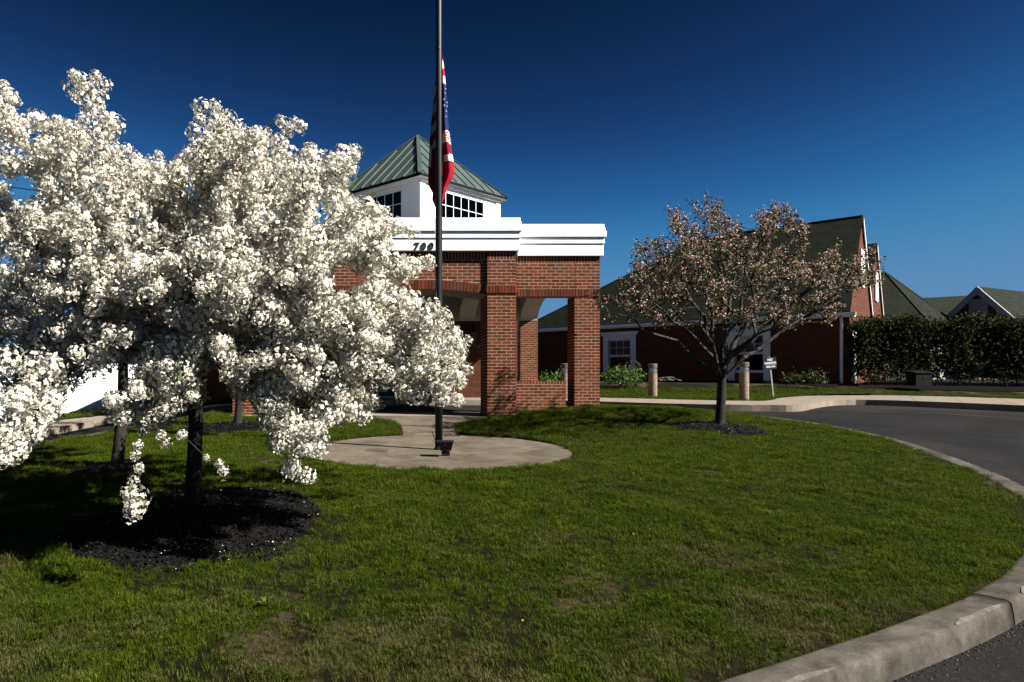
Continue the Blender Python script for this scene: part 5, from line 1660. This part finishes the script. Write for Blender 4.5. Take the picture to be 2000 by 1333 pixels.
# ------------------------------------------------------------------ mulch rings
def chips(C, n, size, zf, inside_f, label):
    pass
def mulch(name, cx, cy, rx, ry, h, nchip, label, pts=None):
    root = empty(name, (cx, cy, float(lawn_z(cx, cy)))); tag(root, label, 'mulch')
    nr2, na = 10, 56
    V = []; z0 = float(lawn_z(cx, cy))
    def zf(x, y, f): return lawn_z(x, y) + h * (1 - f * f) + 0.004
    wob = lambda a: 1 + .07 * math.sin(3 * a + cx) + .05 * math.sin(7 * a + cy) + .02 * math.sin(13 * a)
    V.append((0, 0, float(zf(cx, cy, 0)) - z0))
    for i in range(1, nr2 + 1):
        f = i / nr2
        for k in range(na):
            a = 2 * math.pi * k / na
            x = cx + rx * f * wob(a) * math.cos(a); y = cy + ry * f * wob(a) * math.sin(a)
            V.append((x - cx, y - cy, float(zf(x, y, f)) - z0 - (.02 if i == nr2 else 0)))
    mb = MB(); mb.v = V
    for k in range(na): mb.f.append((0, 1 + k, 1 + (k + 1) % na)); mb.t.append((1, 1, 1))
    for i in range(nr2 - 1):
        for k in range(na):
            a = 1 + i * na + k; b = 1 + i * na + (k + 1) % na
            mb.f.append((a, b, b + na, a + na) if False else (a, a + na, b + na, b)); mb.t.append((1, 1, 1))
    mb.build('mound', M['mulch_base'], root, smooth=True)
    f = np.sqrt(rng.uniform(0, 1, nchip)); a = rng.uniform(0, 2 * math.pi, nchip)
    wv = np.array([wob(q) for q in a])
    x = cx + rx * f * wv * np.cos(a) * 1.01; y = cy + ry * f * wv * np.sin(a) * 1.01
    z = lawn_z(x, y) + h * (1 - f * f) + .008
    Rm = rand_rot(nchip, np.array([[0, 0, 1.0]]), .35)
    l = rng.uniform(.012, .05, nchip); w = rng.uniform(.004, .010, nchip)
    bv = np.array([(-1, -1, 0), (1, -.7, 0), (1, .8, 0), (-1, 1, 0), (-.8, -.6, 1), (.9, -.5, .8), (.8, .6, 1), (-.9, .7, .9)])
    sc3 = np.stack([l, w, w * .8], 1)
    Vc = np.einsum('nij,nkj->nki', Rm, bv[None] * sc3[:, None, :]) + np.stack([x - cx, y - cy, z - z0], 1)[:, None, :]
    Fc = np.array([(4, 5, 6, 7), (0, 1, 5, 4), (1, 2, 6, 5), (2, 3, 7, 6), (3, 0, 4, 7)])
    Fc = (np.arange(nchip)[:, None, None] * 8 + Fc[None]).reshape(-1, 4)
    T = np.array([(.0032, .0028, .0025)]) * rng.uniform(.4, 1.8, (nchip, 1)); br = rng.random(nchip) < .02; T[br] = (.03, .022, .016)
    tag(np_obj('bark_chips', Vc.reshape(-1, 3), Fc, M['chip'], root, tint=np.repeat(T, 5, 0)), kind='stuff')
    # pale fallen petals
    m = nchip // 55
    k = rng.choice(nchip, m, replace=False)
    Rp = rand_rot(m, np.array([[0, 0, 1.0]]), .4); q = np.array([(-1, -.7, 0), (1, -.7, .2), (1, .7, 0), (-1, .7, .2)]) * .0042
    Vp = np.einsum('nij,kj->nki', Rp, q) + np.stack([x - cx, y - cy, z - z0 + .012], 1)[k][:, None, :]
    tag(np_obj('fallen_petals', Vp.reshape(-1, 3), np.arange(m * 4).reshape(m, 4), M['blossom'], root, tint=np.tile([(.75, .72, .68)], (m, 1))), kind='stuff')
    return root
M['mulch_base'] = simple('mulch_base', (0.006, 0.005, 0.0045), (0.002, 0.0018, 0.0015), 0.95, 60, 0.04, 0.9, 90)
MUL = [(-1.85, 6.5, 1.15, 1.25), (5.6, 12.35, .78, .75), (-3.17, 13.6, 1.1, .8), (-3.7, 9.2, .55, .55)]
mulch('mulch_ring', -1.85, 6.5, 1.15, 1.25, .05, 9000, 'black bark mulch bed around the front white tree trunk')
mulch('mulch_ring', 5.6, 12.35, .78, .75, .10, 3600, 'mounded dark mulch ring under the pink tree')
mulch('mulch_ring', -3.17, 13.6, 1.1, .8, .07, 2500, 'dark mulch ring at the small white tree by the pillar')
mulch('mulch_ring', -3.7, 9.2, .55, .55, .03, 900, 'small mulch patch at the leaning trunk on the left')

# ------------------------------------------------------------------ house beds, shrubs, hedge, fence
def bed(name, pts_near, pts_far, label):
    mb = MB(); n = 24
    pn = np.array(pts_near); pf = np.array(pts_far)
    q = lambda p, t: np.array((np.interp(t, np.linspace(0, 1, len(p)), p[:, 0]), np.interp(t, np.linspace(0, 1, len(p)), p[:, 1])))
    for i in range(n):
        for k in range(4):
            c = [q(pn, i / n) * (1 - k / 4) + q(pf, i / n) * k / 4, q(pn, (i + 1) / n) * (1 - k / 4) + q(pf, (i + 1) / n) * k / 4,
                 q(pn, (i + 1) / n) * (1 - (k + 1) / 4) + q(pf, (i + 1) / n) * (k + 1) / 4, q(pn, i / n) * (1 - (k + 1) / 4) + q(pf, i / n) * (k + 1) / 4]
            hh = [k / 4, k / 4, (k + 1) / 4, (k + 1) / 4]
            mb.poly([(p[0], p[1], float(far_z(p[0], p[1])) + .02 + .07 * math.sin(min(1, h_ * 1.2) * 1.57)) for p, h_ in zip(c, hh)])
    o = mb.build(name, M['mulch_base'], smooth=True); tag(o, label, 'mulch'); return o
wl_ = lambda s, o: tuple((C0 + vW * s - uG * o)[:2])
bed('mulch_bed', [wl_(0.3, 1.5), wl_(4, 1.3), wl_(8, 1.6), wl_(13, 1.4)], [wl_(0.3, -.02), wl_(4, -.02), wl_(8, -.02), wl_(13, -.02)], 'long dark mulch bed against the brick house wall')
bed('mulch_bed', [(17.0, 26.3), (20, 25.5), (24, 25.2), (30, 24.8)], [(18.2, 27.6), (21, 27.4), (25, 27), (31, 26.5)], 'dark mulch bed under the leafy hedge')

def shrub(name, c, rx, ry, rz, n, cols, size, label, stems=14, topbias=0.3):
    t = empty(name, c); tag(t, label, 'shrub')
    v = rng.normal(size=(n, 3)); v /= np.linalg.norm(v, axis=1)[:, None]; v *= rng.uniform(.35, 1.0, (n, 1)) ** .6
    v *= 1 + .18 * np.sin(v[:, :1] * 7 + 1) * np.cos(v[:, 2:] * 5)
    p = v * np.array((rx, ry, rz)) + np.array((0, 0, rz * .85)); p = p[p[:, 2] > 0.02]
    leaves_at(p, 3, size, cols, size * .8, parent=t)
    mb = MB()
    for k in range(stems):
        a = rng.uniform(0, 6.28); e = p[rng.integers(0, len(p))]
        mb.tube([(.08 * math.cos(a), .08 * math.sin(a), -.05), tuple(e * .55 + np.array((0, 0, .05))), tuple(e)], [.012, .008, .003], 5)
    mb.build('stems', M['bark'], t)
    return t
c = P(1215, 752, 26.2); shrub('leafy_shrub', c, .72, .5, .36, 260, [(.05, .095, .014), (.07, .12, .018), (.04, .075, .012)], .10, 'bright green leafy shrub below the left house window')
c = P(1243, 752, 26.6); shrub('leafy_shrub', c, .22, .2, .43, 60, [(.07, .12, .018), (.06, .10, .016)], .09, 'taller green shoot at the right of the window shrub')
c = P(1552, 748, 26.3); shrub('low_shrub', c, .5, .35, .20, 70, [(.035, .05, .012), (.05, .06, .014)], .09, 'small low dark shrub left of the pair by the house wall')
c = P(1592, 748, 26.1); shrub('low_shrub', c, .42, .3, .24, 80, [(.035, .05, .012), (.05, .06, .014)], .09, 'larger low shrub right of the pair by the house wall')
c = P(1082, 762, 25.0); shrub('leafy_shrub', c, .75, .4, .33, 260, [(.05, .10, .012), (.07, .13, .016)], .10, 'green shrub seen over the low brick wall of the portico')
c = P(1014, 765, 25.2); shrub('leafy_shrub', c, .25, .25, .36, 60, [(.05, .10, .012), (.07, .13, .016)], .10, 'sprig of green shrub left of the rear portico pillar')

# hedge along a chain-link fence
hg = empty('hedge', (24, 26.4, .35)); tag(hg, 'tall dark vine hedge grown over a wire fence at right', 'hedge')
hoff = np.array((24, 26.4, .35))
n = 27000
x = rng.uniform(17.3, 31.5, n); f = rng.beta(1.35, 1.15, n)
yc = 27.0 - (x - 17.3) * .11
ztop = 2.85 + .10 * np.sin(x * 2.1) + .07 * np.sin(x * 5.3 + 1)
z = .50 + (ztop - .50) * f
thick = .30 + .20 * f + .1 * np.sin(x * 3.7) * f
y = yc + rng.uniform(-1, 1, n) * thick
lump = np.sin(x * 2.9 + 1.7 * np.sin(z * 2.3)) * np.sin(z * 3.1 + x * .9)
keep = (lump > -.7) | (rng.random(n) < .35) | (z > 2.1)
keep &= ~((z < 1.25) & (rng.random(n) < .2))
hp3 = np.stack([x, y, z], 1)[keep]
leaves_at(hp3 - hoff, 3, .115, [(.016, .023, .006), (.026, .032, .009), (.012, .018, .005)], .07, parent=hg, mat=M['hedge_leaf'])
m = 46
k = rng.choice(len(hp3), 400); kk = k[(hp3[k][:, 2] > 2.2) & (hp3[k][:, 0] > 21)][:m]
leaves_at(hp3[kk] - hoff + np.array((0, -.12, .02)), 3, .075, [(.5, .48, .30), (.55, .53, .38)], .03, parent=hg, name='cream_flowers', mat=M['blossom'])
mb = MB()
for xx in np.arange(17.6, 31.5, .42):
    yy = 27.0 - (xx - 17.3) * .11
    p = [(xx - 24, yy - 26.4, -.1)]
    for q in range(5): p.append((xx - 24 + rng.normal(0, .14), yy - 26.4 + rng.normal(0, .06), .35 + q * .42))
    mb.tube(p, [.022, .02, .016, .012, .01, .006], 5)
mb.build('stems', M['bark'], hg)
fn = empty('wire_fence', (24, 26.35, .3)); tag(fn, 'galvanised chain-link fence inside the hedge', 'fence')
fy = lambda xx: 27.0 - (xx - 17.3) * .11
for xx in np.arange(17.9, 32, 2.4):
    mb = MB(); mb.tube([(xx - 24, fy(xx) - 26.35, -.2), (xx - 24, fy(xx) - 26.35, 1.55)], .03, 8); mb.build('post', M['galv'], fn)
mb = MB(); mb.tube([(17.9 - 24, fy(17.9) - 26.35, 1.5), (31.8 - 24, fy(31.8) - 26.35, 1.5)], .022, 8); mb.build('top_rail', M['galv'], fn)
mb = MB()
xx = 17.9
while xx < 31.8:
    for s_ in (1, -1):
        a = (xx, .05); b = (xx + s_ * 1.4, 1.48)
        if b[0] < 17.9 or b[0] > 31.8: continue
        mb.tube([(a[0] - 24, fy(a[0]) - 26.35 + .004 * s_, a[1]), (b[0] - 24, fy(b[0]) - 26.35 + .004 * s_, b[1])], .0035, 3, cap=False)
    xx += .09
tag(mb.build('wire_mesh', M['galv'], fn), kind='stuff')

# white casing on the gable wall beside the hedge
mb = MB(); a = hp_(-.002, .45, .45); b = hp_(-.002, 1.5, .45); o_ = Vector((vW.x, vW.y, 0)) * -.05; up = Vector((0, 0, 2.0))
mb.hexa([a, b, b + o_, a + o_, a + up, b + up, b + o_ + up, a + o_ + up]); hbuild(mb, 'white_door', M['white'])

ub = empty('utility_box', tuple(P(1796, 751, 25.6))); tag(ub, 'dark utility box standing in front of the hedge', 'utility box')
mb = MB(); mb.hexa([(-.29, -.22, -.05), (.29, -.22, -.05), (.29, .22, -.05), (-.29, .22, -.05), (-.29, -.22, .40), (.29, -.22, .40), (.29, .22, .46), (-.29, .22, .46)]); mb.build('cabinet', M['metal_edge'], ub)
mb = MB(); mb.hexa([(-.31, -.25, .402), (.31, -.25, .402), (.31, .24, .462), (-.31, .24, .462), (-.31, -.25, .43), (.31, -.25, .43), (.31, .24, .49), (-.31, .24, .49)]); mb.build('lid', M['metal_edge'], ub)
mb = MB(); mb.box(-.03, .03, -.235, -.222, .2, .27); mb.build('latch', M['black'], ub)

hc = P(1300, 745, 26.0); ho = empty('garden_hose', hc); tag(ho, 'loosely coiled grey garden hose lying on the mulch', 'hose')
mb = MB(); pp = []
for k in range(70):
    a = k * .36; rr_ = .20 + .05 * math.sin(k * .33)
    pp.append((rr_ * 1.3 * math.cos(a) + .1 * math.sin(k * .11), rr_ * .7 * math.sin(a), .03 + .0016 * k + .015 * math.sin(k * .7)))
mb.tube(pp, .013, 6); mb.build('coil', M['hose'], ho, smooth=True)
mb = MB(); mb.tube([pp[-1], (.3, -.1, .1), (.42, -.15, .04), (.55, -.1, .03)], .013, 6); mb.build('loose_end', M['hose'], ho, smooth=True)

# ------------------------------------------------------------------ grass
def tuft(nb, h, spread, w):
    V = []; Fq = []
    for k in range(nb):
        a = rng.uniform(0, 6.283); r_ = spread * math.sqrt(rng.random()); bx, by = r_ * math.cos(a), r_ * math.sin(a)
        la = rng.uniform(0, 6.283); lean = rng.uniform(.2, 1.25) * h; hh = h * rng.uniform(.55, 1.15)
        ww = w * rng.uniform(.7, 1.2); ta = la + 1.57 + rng.uniform(-.5, .5)
        tx, ty = math.cos(ta) * ww / 2, math.sin(ta) * ww / 2
        lx, ly = math.cos(la) * lean, math.sin(la) * lean
        b = len(V)
        V += [(bx - tx, by - ty, -.01), (bx + tx, by + ty, -.01), (bx + lx * .35 + tx * .8, by + ly * .35 + ty * .8, hh * .62), (bx + lx * .35 - tx * .8, by + ly * .35 - ty * .8, hh * .62),
              (bx + lx, by + ly, hh * .92)]
        Fq.append((b, b + 1, b + 2, b + 3)); Fq.append((b + 3, b + 2, b + 4, b + 4))
    mb = MB(); mb.v = V; mb.f = [f if f[2] != f[3] else f[:3] for f in Fq]; mb.t = [(1, 1, 1)] * len(mb.f)
    return bpy.data.objects.new('grass_tuft', mb.mesh('grass_tuft', M['grass'], uv=False))
TUF = [tuft(18, .042, .034, .0036), tuft(16, .054, .03, .0036), tuft(20, .033, .04, .0034), tuft(14, .048, .044, .0038)]
def grass(name, pos, scl, label):
    m = bpy.data.meshes.new(name); m.vertices.add(len(pos)); m.vertices.foreach_set('co', np.ascontiguousarray(pos, np.float32).ravel())
    a = m.attributes.new('scl', 'FLOAT', 'POINT'); a.data.foreach_set('value', np.ascontiguousarray(scl, np.float32))
    a = m.attributes.new('spin', 'FLOAT', 'POINT'); a.data.foreach_set('value', rng.uniform(0, 6.28, len(pos)).astype(np.float32))
    a = m.attributes.new('pick', 'INT', 'POINT'); a.data.foreach_set('value', rng.integers(0, len(TUF), len(pos)).astype(np.int32))
    m.materials.append(M['grass'])
    o = bpy.data.objects.new(name, m); COL.objects.link(o); tag(o, label, 'grass', kind='stuff')
    ng = bpy.data.node_groups.new(name, 'GeometryNodeTree')
    ng.interface.new_socket('Geometry', in_out='INPUT', socket_type='NodeSocketGeometry'); ng.interface.new_socket('Geometry', in_out='OUTPUT', socket_type='NodeSocketGeometry')
    gi = ng.nodes.new('NodeGroupInput'); go = ng.nodes.new('NodeGroupOutput')
    jn = ng.nodes.new('GeometryNodeJoinGeometry')
    for t in reversed(TUF):
        oi = ng.nodes.new('GeometryNodeObjectInfo'); oi.inputs['Object'].default_value = t; oi.inputs['As Instance'].default_value = True
        ng.links.new(oi.outputs['Geometry'], jn.inputs[0])
    m2p = ng.nodes.new('GeometryNodeMeshToPoints'); ng.links.new(gi.outputs[0], m2p.inputs[0])
    ip = ng.nodes.new('GeometryNodeInstanceOnPoints'); ng.links.new(m2p.outputs[0], ip.inputs['Points']); ng.links.new(jn.outputs[0], ip.inputs['Instance'])
    ip.inputs['Pick Instance'].default_value = True
    def attr(nm, ty):
        q = ng.nodes.new('GeometryNodeInputNamedAttribute'); q.data_type = ty; q.inputs[0].default_value = nm; return q.outputs[0]
    ng.links.new(attr('pick', 'INT'), ip.inputs['Instance Index'])
    cx = ng.nodes.new('ShaderNodeCombineXYZ'); ng.links.new(attr('spin', 'FLOAT'), cx.inputs[2]); ng.links.new(cx.outputs[0], ip.inputs['Rotation'])
    ng.links.new(attr('scl', 'FLOAT'), ip.inputs['Scale'])
    ng.links.new(ip.outputs[0], go.inputs[0])
    md = o.modifiers.new('scatter', 'NODES'); md.node_group = ng
    return o

def mulch_mask(x, y, s=0.97):
    r_ = np.zeros(x.shape, bool)
    for cx, cy, rx, ry in MUL: r_ |= ((x - cx) / (rx * s)) ** 2 + ((y - cy) / (ry * s)) ** 2 < 1
    return r_
allp = []; alls = []
for (y0, y1, dens, sc_) in ((2.7, 5.2, 1350, .82), (5.2, 7.5, 900, .9), (7.5, 10.5, 540, 1.05), (10.5, 17, 330, 1.2)):
    n = int(15.4 * (y1 - y0) * dens)
    x = rng.uniform(-6.8, 8.4, n); y = rng.uniform(y0, y1, n)
    # keep what the wide surroundings of the view can show
    pxs = PX(x, y); ok = (pxs > -250) & (pxs < 2250)
    x, y = x[ok], y[ok]
    ok = inside(ISL, x, y); x, y = x[ok], y[ok]
    ok = (np.hypot(x - SLAB_C[0], y - SLAB_C[1]) > SLAB_R + .015) & ~inside(PATH, x, y) & ~mulch_mask(x, y) & ~((y > 15.05) & (x > PL0 - .02) & (x < PL1 + .02)) & ~((y > YB + .02) & (x > PL1) & (x < RX1)) & ~((y > 15.3) & (x > -3.7) & (x < RX1) & ~((x > PL1) & (y < YB + .03)))
    x, y = x[ok], y[ok]
    ed = edge_dist(ISL[::2], x, y)
    bare = vnoise(x, y, 1.6, 3) * .6 + vnoise(x, y, 5.5, 4) * .4
    front = np.clip((8.2 - y) / 4.5, 0, 1)
    pk = np.clip((bare - (.70 - .12 * front)) / .10, 0, 1) * .6
    pk = np.maximum(pk, np.clip(1 - ed / .35, 0, 1) * np.clip((vnoise(x, y, 2.8, 6) - .45) / .2, 0, 1) * .95 * (y < 11))
    ok = rng.random(len(x)) > pk
    x, y, bare = x[ok], y[ok], bare[ok]
    hgt = .75 + .55 * vnoise(x, y, 2.2, 9) + .35 * (vnoise(x, y, 7, 11) > .72)
    allp.append(np.stack([x, y, isl_z(x, y)], 1)); alls.append(sc_ * hgt * rng.uniform(.75, 1.2, len(x)) * (1 - .25 * np.clip((bare - .5) / .2, 0, 1)))
allp = np.concatenate(allp); alls = np.concatenate(alls)
print('grass tufts', len(allp))
grass('island_grass', allp, alls, 'short green lawn grass with dry patches covering the island')
# far lawns
n = 26000
x = rng.uniform(4, 32, n); y = rng.uniform(17, 30, n)
ok = fkeep(x, y) & (PX(x, y) < 2200) & (((x - C0.x) * -uG.x + (y - C0.y) * -uG.y) > 1.2) & (y < 26.2 - np.clip(x - 20, 0, 10) * .08)
x, y = x[ok], y[ok]
p2 = [np.stack([x, y, far_z(x, y)], 1)]
n = 9000; x = rng.uniform(-14, -5, n); y = rng.uniform(11, 24, n)
ok = inside(LEFTL, x, y) & (x > -14); x, y = x[ok], y[ok]
p2.append(np.stack([x, y, far_z(x, y) + .03], 1)); p2 = np.concatenate(p2)
grass('house_grass', p2, rng.uniform(1.3, 2.2, len(p2)), 'mown green grass beyond the driveway')
# dandelions in the lawn
for (dpx, dpy, dY, lab) in ((1237, 1081, 6.0, 'tiny yellow dandelion in the middle of the lawn'), (1020, 1239, 4.35, 'tiny yellow dandelion near the front of the lawn'), (1237, 942, 8.3, 'tiny orange dandelion farther back on the lawn'), (1515, 838, 11.6, 'tiny yellow dandelion by the lawn edge near the mulch ring')):
    dx_ = (dpx - 780) / F * dY; dd = empty('dandelion', (dx_, dY, float(lawn_z(dx_, dY)))); dd.scale = (.6, .6, .8); tag(dd, lab, 'dandelion')
    mb = MB(); mb.tube([(0, 0, -.01), (.004, 0, .045)], .002, 5); mb.build('stem', M['leaf'], dd)
    mb = MB(); mb.lathe([(.004, .040), (.013, .046), (.015, .052), (.009, .058), (.003, .059)], sides=9, tint=(.40, .24, .01)); mb.build('flower_head', M['leaf'], dd, tint=True)
# one weed seedling
wd = empty('weed_seedling', (P(520, 1195, 4.55).x, 4.55, float(lawn_z(P(520, 1195, 4.55).x, 4.55)))); tag(wd, 'small bright green weed seedling in the front lawn', 'weed')
mb = MB()
for k in range(7):
    a = k * .9; l = .05 + .02 * (k % 3); h_ = .05 + .015 * (k % 2)
    dx, dy = math.cos(a), math.sin(a)
    mb.poly([(0, 0, .02), (dx * l * .5 - dy * .012, dy * l * .5 + dx * .012, h_), (dx * l, dy * l, h_ + .01), (dx * l * .5 + dy * .012, dy * l * .5 - dx * .012, h_)], (.07, .11, .010))
mb.build('leaf', M['leaf'], wd, tint=True)
mb = MB(); mb.tube([(0, 0, -.01), (0, 0, .03)], .003, 5); mb.build('stem', M['leaf'], wd)
